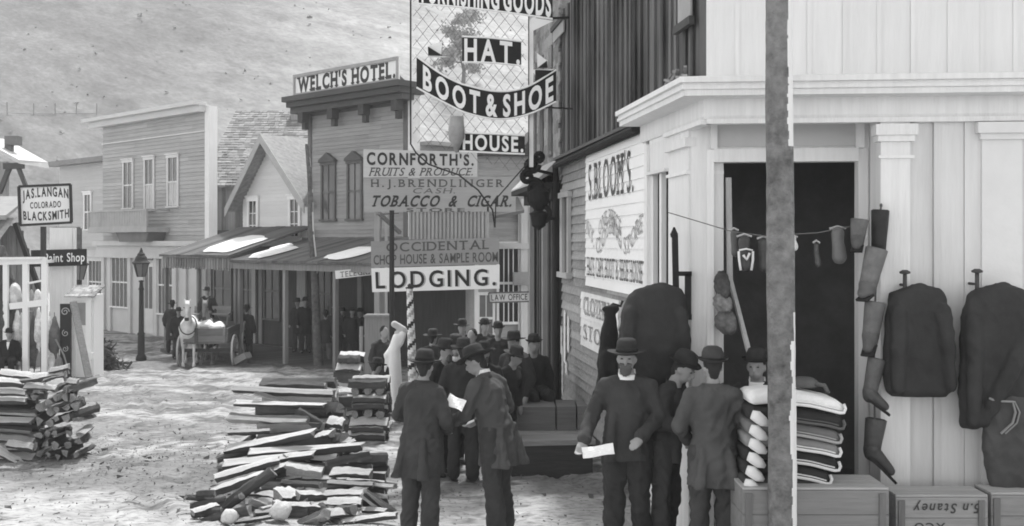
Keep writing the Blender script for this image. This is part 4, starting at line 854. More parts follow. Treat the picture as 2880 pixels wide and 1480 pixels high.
# ================================================================== POLES AND LAMPS
def pole(name, label, pts, Y, rs, strips, v1=.12, v2=.72, n=72, seg=420):
    P = [Wp(x, y, Y) for x, y in pts]; P[-1].z = gz(P[-1].x, Y) - .1 if P[-1].z < 1 else P[-1].z
    m = MB(); top, bot = P[0], P[-1]
    for j in range(seg + 1):
        f = j / seg; c = bot.lerp(top, f)
        if len(P) > 2:
            py = 680 - (c.z - CZ) * FP / Y; c = Vector((Wp(qi(py, sorted([(b, a) for a, b in pts])), py, Y).x, Y, c.z))
        r = rs[1] + (rs[0] - rs[1]) * f
        for k in range(n):
            t = 2 * math.pi * k / n; rr = r * (1 + .06 * noise.noise(Vector((math.cos(t) * 2, math.sin(t) * 2, c.z * 2.5))) + .03 * noise.noise(Vector((math.cos(t) * 6, math.sin(t) * 6, c.z * 9))))
            m.v.append(c + Vector((math.cos(t) * rr, math.sin(t) * rr, 0)))
    for j in range(seg):
        cz = m.v[j * n].z; py = 680 - (cz - CZ) * FP / Y
        for k in range(n):
            m.f.append((j * n + k, j * n + (k + 1) % n, (j + 1) * n + (k + 1) % n, (j + 1) * n + k)); t = (360 * k / n + 540) % 360 - 180; mi = 0
            for y0, y1, lim in strips:
                if y0 < py < y1 and lim[0] + 14 * noise.noise(Vector((3, 1, cz * 2.5))) + 7 * noise.noise(Vector((9, 1, cz * 11))) < t < lim[1]: mi = 1
            m.mi.append(mi)
    m.f.append(tuple(range(seg * n, seg * n + n))); m.mi.append(0)
    base = Vector((bot.x, Y, bot.z + .1)); m.v = [v - base for v in m.v]
    o = m.build(name, [mat(v1, 'plain', amt=.9, sc=9, bump=1.0), mat(v2, 'woodv', amt=.12)], None, True); o.location = base; return tag(o, label, 'pole')
pole('utility_pole', 'thick bark covered foreground pole, partly peeled to bright wood, before the store doorway', [(2188, -200), (2204, 1480)], 8.0, (.098, .106), [(-300, 418, (-66, 60)), (960, 1700, (-66, 60)), (880, 960, (-45, 60))], .17)
pole('utility_pole', 'thin crooked pole standing between the gabled house and the hotel', [(863, 406), (872, 520), (874, 640), (884, 760), (890, 900), (895, 1015)], 31.0, (.055, .15), [(600, 770, (-50, 60)), (400, 600, (-20, 60))], .10, .6, 16, 70)  # pale strips paint the sunlit right edge into the pole's colour
def street_lamp(px, Y, py_top, label):
    g0 = gz(0, Y); t = Wp(px, py_top, Y); k = (t.z - g0) / 3.45; r = empty('street_lamp', (t.x, Y, g0), label, 'street lamp', 'street lamps'); IR = mat(.045, amt=.3)
    m = MB(); m.lathe((t.x, Y, g0), [(.16, 0), (.16, .12), (.11, .2), (.10, .8), (.12, .84), (.08, .9), (.065, 2.2), (.09, 2.24), (.06, 2.3), (.05, 2.45), (.09, 2.5), (.02, 2.52)] if k > .9 else [(.1, 0), (.08, 2.0 * k), (.05, 2.45 * k)], 14); m.build('post', IR, r, True)
    z = g0 + 2.5 * k; m = MB(); m.lathe((t.x, Y, z), [(.12, 0), (.23, .42)], 6); m.build('lantern_glass', mat(.16, 'glass', amt=.3, bump=0), r)
    m = MB(); 
    for i in range(6): a = i * math.pi / 3; m.bar((t.x + math.cos(a) * .125, Y + math.sin(a) * .125, z), (t.x + math.cos(a) * .24, Y + math.sin(a) * .24, z + .42), .022, .022)
    m.lathe((t.x, Y, z + .42), [(.27, 0), (.28, .03), (.2, .1), (.17, .2), (.12, .26), (.12, .3), (.06, .36), (.05, .4), (.015, .5)], 12); m.build('lantern_cap', IR, r)
street_lamp(397, 33.5, 690, 'tall iron street lamp with a glazed lantern before the balcony store'); street_lamp(222, 31, 694, 'iron street lamp mostly hidden behind the black paint shop sign')
# ================================================================== LEFT: BLACKSMITH SIGN, STALL, BOOTH
quadsign('blacksmith_sign', 'white board in a black frame lettered JAS LANGAN COLORADO BLACKSMITH', 'sign', (54, 525), (199, 519), (202, 626), (58, 634), 27.6, mat(.72, amt=.1),
    [('JAS.LANGAN', .06, .95, .62, .24, dict(off=.03, arc=.1)), ('COLORADO', .2, .8, .42, .16, dict(off=.02)), ('BLACKSMITH', .06, .95, .16, .22, dict(off=.03, arc=-.06))], inkm=mat(.04), frame=(.06, mat(.03)))
m = MB(); a = Wp(122, 632, 27.8); m.box((a.x, 27.8, (a.z - 1) / 2), (.11, .11, a.z + .9)); alone('sign_post', m, mat(.04, 'woodv'), (a.x, 27.8, -.7), 'short black post carrying the blacksmith sign', 'post')
quadsign('paint_shop_sign', 'black board lettered Paint Shop in white', 'sign', (87, 704), (243, 700), (243, 747), (88, 751), 28.6, mat(.022), [('Paint Shop', .24, .97, .26, .52, dict(off=.012, gap=.1))], inkm=mat(.8))
m = MB(); a = Wp(140, 630, 28.9); b = Wp(203, 630, 28.9); m.box(((a.x + b.x) / 2, 28.95, (a.z - .9) / 2), (b.x - a.x, .1, a.z + .7)); m.box((b.x + .03, 28.99, (a.z - .9) / 2), (.05, .14, a.z + .7)); alone('white_hoarding', m, WHITEP, ((a.x + b.x) / 2, 28.95, -.7), 'tall plain white board standing on end behind the blacksmith and paint shop signs', 'hoarding')
# shed
sh = empty('plank_shed', Wp(20, 1000, 31), 'weathered plank shed with a shingled lean-to roof behind the blacksmith sign', 'building'); sh.location.z = -.85; Ys = 31
FSH = Fr((0, Ys), (1, 0))
def sx(px): return Wp(px, 0, Ys).x
def szz(py): return Wp(0, py, Ys).z
m = MB(); zf_ = lambda a: szz(635 + max(0, (a - sx(52))) / (sx(115) - sx(52)) * 175); boards(m, FSH, sx(-60), sx(118), -.85, 3, .17, .03, 0, .03, zf=zf_); m.build('wall', mat(.20, 'woodv', amt=.6), sh)
m = MB(); m.bar(FSH.p(sx(50), .15, szz(628)), FSH.p(sx(122), .15, szz(828)), .14, .12); m.build('rake_board', mat(.02), sh)
m = MB(); m.hexa([FSH.p(sx(-90), .9, szz(612) - .08), FSH.p(sx(57), .9, szz(612) - .08), FSH.p(sx(57), -.6, szz(555)), FSH.p(sx(-90), -.6, szz(555)), FSH.p(sx(-90), .9, szz(608)), FSH.p(sx(57), .9, szz(608)), FSH.p(sx(57), -.6, szz(550)), FSH.p(sx(-90), -.6, szz(550))]); m.build('roof', mat(.28, 'woodx', amt=.4, sc=2, bump=.8), sh)
m = MB()
for i in range(6):
    x0 = -50 + i * 18; m.hexa([FSH.p(sx(x0 - 26), 1.6, szz(735)), FSH.p(sx(x0 - 9), 1.6, szz(735)), FSH.p(sx(x0 + 17), .3, szz(614)), FSH.p(sx(x0), .3, szz(614)), FSH.p(sx(x0 - 26), 1.62, szz(734)), FSH.p(sx(x0 - 9), 1.62, szz(734)), FSH.p(sx(x0 + 17), .32, szz(613)), FSH.p(sx(x0), .32, szz(613))])
m.build('plank_awning', mat(.30, 'woodv', amt=.6, sc=1), sh)
m = MB(); m.fb(FSH, sx(62), sx(145), -2.2, -2.1, -.85, szz(640)); clap(m, FSH, sx(60), sx(145), szz(705), szz(636), .16, .03, -2.1); m.build('rear_wall', mat(.14, 'woodx', amt=.4), sh)
# hoist gable
hg = empty('hoist_loft', Wp(20, 1000, 36), 'board sided loft with a jutting braced roof end at the left edge above the shed', 'building'); hg.location.z = -.95; FH = Fr((0, 36), (1, 0))
def hp_(px, py, o=0): a = Wp(px, py, 36); return FH.p(a.x, o, a.z)
m = MB(); boards(m, FH, Wp(-60, 0, 36).x, Wp(26, 0, 36).x, -.9, Wp(0, 455, 36).z, .3, .03, 0, .06); m.build('wall', mat(.36, 'woodv', amt=.4), hg)
m = MB(); m.hexa([hp_(-40, 398, .8), hp_(84, 465, .8), hp_(84, 465, -1.5), hp_(-40, 398, -1.5), hp_(-40, 388, .8), hp_(84, 455, .8), hp_(80, 447, -1.5), hp_(-40, 380, -1.5)]); m.build('roof', mat(.5, 'woodx', amt=.3), hg)
m = MB(); m.bar(hp_(40, 470, .3), hp_(10, 545, .3), .14, .14); m.bar(hp_(62, 470, .3), hp_(84, 525, .3), .12, .12); m.bar(hp_(25, 470, .35), hp_(80, 468, .35), .16, .2); m.build('brace', mat(.08), hg)
m = MB(); m.bar(hp_(26, 440, .0), hp_(26, 405, .0), .22, .22); m.bar(hp_(20, 396, .0), hp_(55, 396, .0), .4, .3); m.build('chimney', mat(.16), hg)
# stall
ST = empty('market_stall', Wp(70, 1050, 27), 'white painted open frame of a butcher stall at the left edge', 'stall'); ST.location.z = -.68; WF = mat(.78, 'woodv', amt=.06)
def T_(px, py, dy=0): return Wp(px, py, 27) + Vector((0, dy, 0))
for a, b, w, h in (((-60, 738), (132, 733), .16, .1), ((28, 862), (136, 850), .16, .06), ((80, 797), (120, 789), .05, .05), ((-60, 728), (120, 726), .06, .3)):
    m = MB(); m.bar(T_(*a), T_(*b), h, w); m.build('beam', WF, ST)
for px, w in ((16, .12), (72, .14), (125, .14)): m = MB(); a = T_(px, 745); m.box((a.x, 27 + .01, (a.z - .75) / 2), (w, .09, a.z + .8)); m.build('post', WF, ST)
for px in (-40, 72): m = MB(); a = T_(px, 745, 2.2); m.box((a.x, 29.2, (a.z - .75) / 2), (.1, .1, a.z + .8)); m.bar(T_(px, 738, .06), T_(px, 738, 2.2), .08, .08); m.build('post', WF, ST)
cl = [(5, 700, 1000, 40, .07, 'huge dark side of beef hanging at the photo edge of the stall'), (48, 875, 1000, 15, .7, 'pale plucked carcass hanging left of the first white post'), (60, 880, 985, 9, .5, 'slim pale carcass next to the first white post'), (93, 890, 1045, 14, .09, 'dark hung carcass between the two white posts'), (108, 865, 990, 12, .72, 'white carcass with long legs just left of the end post'), (140, 890, 1000, 8, .6, 'thin pale carcass right of the end post'),
      (153, 892, 1010, 17, .12, 'dark deer hanging head down beside the dark scrolled panel'), (88, 815, 880, 11, .35, 'small grey bird hanging high in the stall'), (105, 815, 850, 12, .6, 'small white bird hanging below the top rail'), (145, 985, 1050, 14, .6, 'pale skin draped low at the right of the stall'), (165, 1000, 1050, 12, .2, 'dark bundle lying low beside the stall'), (40, 800, 855, 22, .55, 'pale folded tripe laid on the upper rail')]
for i, (px, y0, y1, r, v, lab) in enumerate(cl):
    c = Wp(px, y0, 27.25); w = r / FP * 27.25; e = empty('carcass', c, lab, 'carcass', 'meat hung in the butcher stall'); Lh = (y1 - y0) / FP * 27.25
    P = [cap((0, 0, 0), (0, 0, -Lh * .35), w * .25, w * .8), cap((0, 0, -Lh * .3), (.0, 0, -Lh * .7), w * .85, w, .9), cap((w * .3, 0, -Lh * .7), (w * .2, 0, -Lh), w * .5, w * .18), cap((-w * .3, 0, -Lh * .7), (-w * .5, 0, -Lh * .95), w * .4, w * .12), cap((-w * .3, 0, -Lh * .05), (-w * .1, 0, -Lh * .35), w * .2, w * .5)]
    b = fuse('flesh', P, .028, mat(v, 'plain', amt=.9, sc=5), e, 1, .02, 6)
    m = MB(); m.tube([(0, 0, -.02), (0, 0, .12)], .008, 5); m.build('hook', WIRE, e, local=True)
# booth
BO = empty('booth', Wp(232, 1050, 27.5), 'small white booth with a shaggy shingle roof right of the paint shop sign', 'booth'); BO.location.z = -.7; FBo = Fr((0, 27.5), (1, 0))
def bx(px): return Wp(px, 0, 27.5).x
def bz(py): return Wp(0, py, 27.5).z
m = MB(); m.fb(FBo, bx(206), bx(262), -.7, -.04, -.7, bz(830)); m.fb(FBo, bx(204), bx(212), -.04, .02, -.7, bz(830)); m.fb(FBo, bx(243), bx(258), -.04, .05, -.7, bz(830)); m.fb(FBo, bx(212), bx(243), -.04, .0, bz(920) - .04, bz(920)); m.fb(FBo, bx(240), bx(264), -.03, .1, bz(1010), bz(992)); m.fb(FBo, bx(203), bx(262), -.04, .08, bz(845), bz(830)); m.build('wall', WF, BO)
m = MB(); m.fb(FBo, bx(213), bx(242), -.039, -.03, bz(915), bz(852)); m.build('window', mat(.3), BO)
m = MB()
for i in range(5):
    for j in range(9): x0 = bx(196) + j * .085; zz = bz(830) + i * .05; m.box((x0 + i * .015 + random.uniform(0, .02), 27.3 + i * .12, zz), (.085, .16, .03), rot=Matrix.Rotation(R(random.uniform(15, 30)), 3, 'X'))
m.build('roof', mat(.3, 'woodx', amt=.6), BO)
m = MB(); a = Wp(183, 855, 27.3); m.box((a.x, 27.35, (a.z - .7) / 2), (.28, .06, a.z + .7)); p_ = alone('scrolled_panel', m, mat(.03, amt=.5), (a.x, 27.35, -.7), 'tall narrow black panel with pale scrollwork beside the booth', 'panel')
m = MB(); spiral(m, Vector((0, -.05, a.z + .7 - .2)), .11, 1.5, 0, .014); spiral(m, Vector((0.01, -.05, a.z + .7 - .75)), .09, 1.3, 2, .01); spiral(m, Vector((0, -.05, a.z + .7 - 1.15)), .08, 1.3, 1, .009, -1); m.build('scroll', mat(.4), p_, local=True)
m = MB(); m.bar(Wp(206, 850, 26.9), Wp(250, 1062, 26.2), .17, .05); alone('leaning_plank', m, mat(.2, 'woodx', amt=.6), Wp(250, 1058, 26.2), 'long rough plank leaning on the front of the white booth', 'plank')
m = MB(); m.tube([Wp(157, 955, 26.9), Wp(180, 1000, 26.7), Wp(195, 1052, 26.4)], .022, 6); alone('leaning_stick', m, mat(.2), Wp(195, 1052, 26.4), 'thin bent stick leaning between stall and booth', 'stick')
# dark brush
m = MB(); random.seed(5)
for i in range(700):
    t = random.random(); px = random.gauss(285, 26); h = random.random() ** 1.6 * .75 * math.exp(-((px - 290) / 45) ** 2); Y = random.uniform(29.5, 31.5); x = Wp(px, 0, Y).x; c = Vector((x, Y, gz(x, Y) + h)); d = Vector((random.uniform(-1, 1), random.uniform(-1, 1), random.uniform(-.4, 1))) * .16; w = Vector((random.uniform(-1, 1), random.uniform(-1, 1), random.uniform(-1, 1))) * .03
    m.add([c - d - w, c - d + w, c + d + w, c + d - w], [(0, 1, 2, 3)])
alone('brush_heap', m, mat(.07, amt=.6), (Wp(285, 0, 30.5).x, 30.5, -.8), 'low dark tangled brush heap on the street between booth and street lamp', 'brush')
# tree on the hill, behind the netting
random.seed(11); Yt = 117; bz_ = Wp(1300, 262, Yt); tr = empty('tree', bz_, 'pale leafy tree on the slope seen through the hanging net sign', 'tree')
m = MB(); 
tp = [bz_ + Vector((0, 0, -1)), bz_ + Vector((.2, 0, 2.5)), bz_ + Vector((-.4, .2, 5)), bz_ + Vector((-1.2, 0, 7.8))]; m.tube(tp, [.28, .2, .13, .04], 8)
cent = []
for i in range(13):
    b = tp[1].lerp(tp[3], random.random()); e = b + Vector((random.uniform(-2.6, 2.4), random.uniform(-2, 2), random.uniform(-.2, 1.6))); m.tube([b, b.lerp(e, .5) + Vector((0, 0, .2)), e], [.09, .06, .02], 6); cent += [(b.lerp(e, .6), .7), (e, 1.0)]
m.build('trunk', mat(.12, 'woodv'), tr)
m = MB()
for c, r in cent:
    for k in range(95):
        p = c + Vector((random.gauss(0, 1), random.gauss(0, 1), random.gauss(0, .8))) * r * .5; d = Vector((random.uniform(-1, 1), random.uniform(-1, 1), random.uniform(-1, 1))).normalized() * .14; w = d.cross(Vector((random.uniform(-1, 1), random.uniform(-1, 1), .3))).normalized() * .1
        m.add([p - d - w, p - d + w, p + d + w, p + d - w], [(0, 1, 2, 3)])
m.build('crown', mat(.27, amt=.4), tr)
# ================================================================== FIREWOOD
BARK = mat(.10, 'woodx', amt=.7, sc=2, bump=.9); SPLIT = mat(.62, 'woodx', amt=.5, sc=2, bump=.8); ENDW = mat(.26, 'plain', amt=.6, sc=7, bump=.6)
SPLIT2 = mat(.30, 'woodx', amt=.7, sc=2, bump=.6)
_lp = []
def log_proto(seed, kind):
    """unit split log along X (length 1), radius 1; material slots: split face, bark, end"""
    rnd = random.Random(seed); 
    if kind == 'wedge': sec = [(-.95, .35, 0), (.0, .55, 0), (.95, .5, 1), (.75, -.1, 1), (.1, -.7, 1), (-.8, -.35, 1)]
    elif kind == 'quarter': sec = [(-.9, .6, 0), (.75, .75, 0), (.9, .1, 1), (.55, -.5, 1), (-.1, -.75, 1), (-.8, -.1, 1)]
    else: sec = [(math.cos(t) * .8, math.sin(t) * .75, 1) for t in [i * 2 * math.pi / 9 for i in range(9)]]
    sec = [(a + rnd.uniform(-.18, .18), b + rnd.uniform(-.18, .18), c) for a, b, c in sec]; n = len(sec); nr = 12; v = []; f = []; mi = []
    bend = rnd.uniform(-.25, .25); tw = rnd.uniform(-.25, .25)
    for j in range(nr + 1):
        x = j / nr - .5; sc = 1 + .12 * noise.noise(Vector((seed, x * 3, 0))); a = tw * x
        for k, (p, q, _) in enumerate(sec):
            p2, q2 = p * sc + .2 * noise.noise(Vector((seed * 3.1 + k, x * 6, 1))), q * sc + .2 * noise.noise(Vector((k + 7, x * 5, seed)))
            v.append((x + (.02 * rnd.uniform(-1, 1) if j in (0, nr) else 0), p2 * math.cos(a) - q2 * math.sin(a), p2 * math.sin(a) + q2 * math.cos(a) + bend * (x * x * 4 - .5)))
    for j in range(nr):
        for k in range(n): f.append((j * n + k, j * n + (k + 1) % n, (j + 1) * n + (k + 1) % n, (j + 1) * n + k)); mi.append(sec[k][2])
    f += [tuple(range(n - 1, -1, -1)), tuple(range(nr * n, nr * n + n))]; mi += [2, 2]
    me = bpy.data.meshes.new('firewood_log'); me.from_pydata(v, [], f)
    for m_ in (SPLIT if seed % 3 else SPLIT2, BARK, ENDW): me.materials.append(m_)
    me.polygons.foreach_set('material_index', mi); me.update(); return me
PROT = {k: [log_proto(i + 1 + 10 * j, k) for i in range(5)] for j, k in enumerate(('wedge', 'quarter', 'round'))}
def add_log(a, b, r, roll, label, group, kind=None):
    a, b = Vector(a), Vector(b); d = (b - a); L_ = d.length; X = d.normalized(); Y = Vector((0, 0, 1)).cross(X)
    if Y.length < .01: Y = Vector((0, 1, 0))
    Y.normalize(); Z = X.cross(Y); M = Matrix((X, Y, Z)).transposed() @ Matrix.Rotation(roll, 3, 'X')
    kind = kind or random.choice(('wedge', 'wedge', 'quarter', 'round')); me = random.choice(PROT[kind])
    o = bpy.data.objects.new('firewood_log', me); COL.objects.link(o); o.matrix_world = Matrix.Translation((a + b) / 2) @ M.to_4x4() @ Matrix.Diagonal((L_, r, r, 1))
    return tag(o, label, 'firewood', group)
random.seed(21)
# near heap: (x0,y0,x1,y1,thickness,tone word, what) in the photo's own layout, each given its own depth
ZL = [(430, 262, 1215, 300, 84, 'long bright topped log lying along the very top of the near woodpile'), (600, 290, 920, 385, 56, 'short log slanting down in front of the topmost long log of the near woodpile'), (450, 372, 1140, 392, 62, 'pale split log second from the top of the near woodpile'),
  (1130, 400, 1255, 400, 90, 'dark butt end sticking out right below the top logs of the near woodpile'), (400, 478, 1020, 500, 96, 'thick dark log third from the top of the near woodpile'), (930, 430, 1120, 540, 84, 'tilted thick log at the right end of the third layer of the near woodpile'), (1165, 520, 1285, 540, 96, 'short pale ended log at the upper right of the near woodpile'),
  (390, 600, 720, 585, 60, 'pale short log on the left, under the thick dark one'), (380, 735, 1060, 600, 92, 'long pale log rising to the right through the middle of the near woodpile'), (1065, 640, 1200, 600, 84, 'dark stub wedged right of the long rising pale log'), (1195, 640, 1290, 640, 100, 'squat log end at the right edge, mid height of the near woodpile'),
  (560, 765, 1440, 705, 96, 'long smooth grey log crossing the middle of the near woodpile'), (360, 850, 1060, 770, 84, 'dark log beneath the long smooth grey one'), (290, 960, 790, 815, 84, 'bright split log on the left rising toward the middle of the near woodpile'), (830, 790, 1085, 755, 60, 'small bright split piece on the centre of the near woodpile'),
  (850, 860, 1125, 905, 120, 'blocky dark fronted log in the centre of the near woodpile'), (1150, 840, 1490, 765, 76, 'split log rising to the right on the upper right of the near woodpile'), (1190, 905, 1500, 915, 100, 'thick log on the right with a bright split end'), (1165, 985, 1520, 1005, 56, 'flat bright split board below the thick right hand log'),
  (1500, 985, 1690, 1010, 56, 'dark thin log poking out at the far right of the near woodpile'), (270, 1065, 700, 925, 104, 'thick pale topped log on the lower left of the near woodpile'), (240, 1265, 740, 890, 100, 'long diagonal log leaning across the left of the near woodpile'), (700, 900, 850, 860, 90, 'pale sawn top of a log beside the diagonal one'),
  (810, 990, 1110, 1010, 70, 'thin log under the blocky dark one'), (770, 1110, 930, 1100, 160, 'big pale rough block in the lower centre of the near woodpile'), (930, 1090, 1130, 1095, 96, 'rounded log right of the big pale block'), (1130, 1072, 1450, 1065, 66, 'flat grey log in the lower right of the near woodpile'), (1160, 1150, 1430, 1150, 86, 'bright square ended log near the bottom right of the near woodpile'),
  (1450, 1050, 1690, 1215, 60, 'slat leaning down to the right at the edge of the near woodpile'), (1430, 1080, 1600, 1205, 50, 'second slat leaning beside the right hand one'), (150, 1085, 290, 1075, 70, 'dark butt poking out at the far left of the near woodpile'), (115, 1225, 310, 1165, 60, 'pale split piece low at the far left of the near woodpile'),
  (200, 1290, 560, 1195, 90, 'bark covered log along the bottom left of the near woodpile'), (440, 1295, 740, 1250, 52, 'pale log lying on the ground at the bottom of the near woodpile'), (800, 1175, 1110, 1185, 90, 'dark log under the big pale block'), (950, 1310, 1150, 1225, 120, 'upturned dark wedge at the bottom centre of the near woodpile'),
  (1140, 1225, 1420, 1225, 90, 'bark log below the bright square ended one'), (1200, 1310, 1700, 1245, 72, 'long pale log on the ground at the bottom right of the near woodpile'), (560, 1120, 800, 1205, 60, 'dark split log in the hollow under the diagonal one'), (640, 1190, 790, 1150, 46, 'small broken stick in the hollow of the near woodpile')]
NG = 'logs of the near woodpile'
for i, (x0, y0, x1, y1, th, lab) in enumerate(ZL):
    ym = (y0 + y1) / 2; Y = 13.4 - (ym - 250) / 1050 * 2.75; p0 = (500 + x0 / 2.759, 1000 + y0 / 2.759); p1 = (500 + x1 / 2.759, 1000 + y1 / 2.759); dy = random.uniform(-.12, .12)
    bright = any(w in lab for w in ('pale', 'bright', 'grey')); 
    add_log(Wp(*p0, Y - dy), Wp(*p1, Y + dy), th / 2.759 / FP * Y * .52, R(random.uniform(6, 22)) if bright else R(random.choice((150, 120, 200))), lab, NG, 'wedge' if bright else random.choice(('quarter', 'wedge', 'round')))
def fill(n, pyr, pxf, Yf, lab, group, rr=(.05, .085), ln=(.5, 1.1), ang=.25):
    for i in range(n):
        py = random.uniform(*pyr); x0, x1 = pxf(py); px = random.uniform(x0, x1); Y = Yf(py) + random.uniform(.0, .0); c = Wp(px, py, Y); c.z = max(c.z, gz(c.x, c.y) + .05)
        L_ = random.uniform(*ln) / 2; a = random.gauss(0, ang); t = random.gauss(0, .12); d = Vector((math.cos(a), math.sin(a), t)) * L_; add_log(c - d, c + d, random.uniform(*rr), random.uniform(0, 6.28), lab, group)
NF = 'logs in the shadowed core of the near woodpile'
def nxf(py): t = (py - 1080) / 380; return (720 - 90 * t, 900 + 130 * t)
for k in range(9):   # core logs in courses behind the facing ones, resting down to the ground
    z = .06 + k * .13
    for j in range(6 if k < 7 else 3):
        Y = 11.2 + k * .31 + j * .2; 
        if Y > 14.4: continue
        x = -2.26 + random.uniform(-.09, .09) - .065 * k; zz = gz(x, Y) + z; L_ = random.uniform(.38, .5)
        if k < 3 and j % 2: x += .5
        add_log((x - L_, Y, zz), (x + L_, Y + random.uniform(-.1, .1), zz + random.uniform(-.03, .03)), .085, random.uniform(0, 6.28), 'plain log half buried in the shadowed core of the near woodpile', NF)
m = MB()
def rock(c, r, seed, v, label):
    m = MB(); n = 12
    m.loft([[Vector((math.cos(2 * math.pi * k / n) * math.cos(t), math.sin(2 * math.pi * k / n) * math.cos(t), math.sin(t) * .85)) * r * (1 + .3 * noise.noise(Vector((math.cos(2 * math.pi * k / n) * math.cos(t) * 1.4, math.sin(2 * math.pi * k / n) * math.cos(t) * 1.4, math.sin(t) + seed)))) for k in range(n)] for t in [R(x) for x in (-80, -50, -20, 10, 40, 65, 85)]])
    o = m.build('rock', mat(v, 'plain', amt=.4, sc=8, bump=.8), None, True); o.location = c; tag(o, label, 'rock')
c = Wp(790, 1468, 10.7); rock((c.x, 10.7, .1), .115, 1, .5, 'round pale rock on the ground at the foot of the near woodpile'); c = Wp(645, 1475, 10.7); rock((c.x, 10.7, .04), .09, 4, .52, 'flat pale rock left of the round one at the woodpile foot'); c = Wp(905, 1478, 10.7); rock((c.x, 10.7, .03), .06, 8, .2, 'small dark stone right of the round pale rock')
random.seed(77)
for i in range(46):
    t = random.random() ** .7; py = 1215 + 235 * t; Y = 13.0 - 2.1 * t; px = random.uniform(700 - 150 * t, 960 + 110 * t); c = Wp(px, py, Y - .02); a = random.gauss(.15, .6); L_ = random.uniform(.12, .3); d = Vector((math.cos(a), math.sin(a), random.uniform(-.35, .35))) * L_
    add_log(c - d, c + d, random.uniform(.03, .06), random.choice((R(random.uniform(5, 40)), random.uniform(0, 6.28))), 'short split piece tossed loosely over the lower half of the near woodpile', 'loose pieces on the near woodpile')
# middle stacks
ORD = ['topmost', 'second', 'third', 'fourth', 'fifth', 'sixth', 'seventh', 'eighth', 'ninth']
def stack(x0, x1, py_top, py_bot, Y, rows, name, group, deep=3, cross=(1,)):
    for r in range(rows):
        for q in range(deep):
            py = py_top + (py_bot - py_top) * (r + .5) / rows; th = (py_bot - py_top) / rows / FP * Y * .62; Yq = Y + q * .2
            if r in cross and q == 0:
                n = 3
                for i in range(n):
                    px = x0 + (x1 - x0) * (i + .5) / n; c = Wp(px, py, Y); add_log(c + Vector((0, -.02, 0)), c + Vector((0, .55, 0)), th * 1.1, random.uniform(0, 6), '%s round butt in the %s course of the %s' % (('left', 'middle', 'right')[i], ORD[r], name), group, 'round')
            elif r not in cross:
                a = Wp(x0 + random.uniform(-6, 8), py + random.uniform(-3, 3), Y); b = Wp(x1 + random.uniform(-8, 6), py + random.uniform(-3, 3), Y); dz = Vector((0, q * .2, 0))
                add_log(a + dz, b + dz, th * 1.15, R(random.choice((25, 35, 140, 10))), ('%s log down the front of the %s' % (ORD[r], name)) if q == 0 else 'log behind the front face of the ' + name, group if q == 0 else group + ', rear rows')
stack(982, 1088, 1068, 1262, 16.3, 9, 'square stack beside the two men', 'logs of the neat square stack', cross=(1, 4))
stack(938, 1005, 1105, 1262, 17.3, 7, 'low stack left of the square one', 'logs of the low stack', 2, (3,))
stack(945, 1015, 1000, 1090, 19.5, 4, 'small far stack behind the seated man', 'logs of the small far stack', 2, ())
# left pile: long logs at the edge and a jumble of butt ends
LG = 'logs of the left woodpile'
for r in range(9):
    for q in range(4):
        py = 1072 + r * 27; Y = 14.6 + q * .22; a = Wp(-110 + random.uniform(-8, 8), py + random.uniform(-5, 5) - 4, 14.6) + Vector((0, q * .22, 0)); b = Wp(82 + random.uniform(-14, 22) + (15 if r > 5 else 0), py + random.uniform(-5, 5) + 6, 14.6) + Vector((0, q * .22, 0))
        add_log(a, b, random.uniform(.05, .075), R(random.choice((30, 18, 36, 190, 150))), ('%s long log from the top at the left photo edge' % ORD[r]) if q == 0 else 'long log behind the front face of the left woodpile', LG if q == 0 else 'rear logs of the left woodpile')
ROWN = ['top', 'second', 'third', 'fourth', 'fifth', 'sixth', 'bottom']
for r in range(7):
    for i in range(5):
        px = 105 + i * 28 + random.uniform(-8, 8) - (0 if r > 1 else (i > 3) * 20); py = 1092 + r * 31 + random.uniform(-8, 8); Y = 14.5 + random.uniform(-.1, .1); c = Wp(px, py, Y); a = random.gauss(-.1, .16)
        d = Vector((math.sin(a), math.cos(a), random.uniform(-.08, .08))); add_log(c, c + d * .7, random.uniform(.045, .068), random.uniform(0, 6), '%s log butt from the left in the %s row of the jumbled left pile' % (('first', 'second', 'third', 'fourth', 'fifth')[i], ROWN[r]), LG)
for x0, y0, x1, y1, lab in ((0, 1050, 95, 1062, 'flat pale slab on top of the left woodpile at the photo edge'), (60, 1070, 180, 1052, 'dark board end on top of the left woodpile'), (125, 1064, 184, 1052, 'bright sawn slab topping the left woodpile below the stall post'), (140, 1045, 195, 1032, 'curved bark slab leaning on top of the left woodpile'), (70, 1085, 160, 1092, 'wide split log near the top of the left woodpile'), (190, 1072, 220, 1076, 'small white chip on the right shoulder of the left woodpile'), (-30, 1255, 60, 1310, 'fat log sliding out at the bottom left photo corner'), (20, 1250, 95, 1262, 'pale split log at the foot of the left woodpile')):
    add_log(Wp(x0, y0, 14.4), Wp(x1, y1, 14.4), .06, R(25), lab, LG, 'wedge')
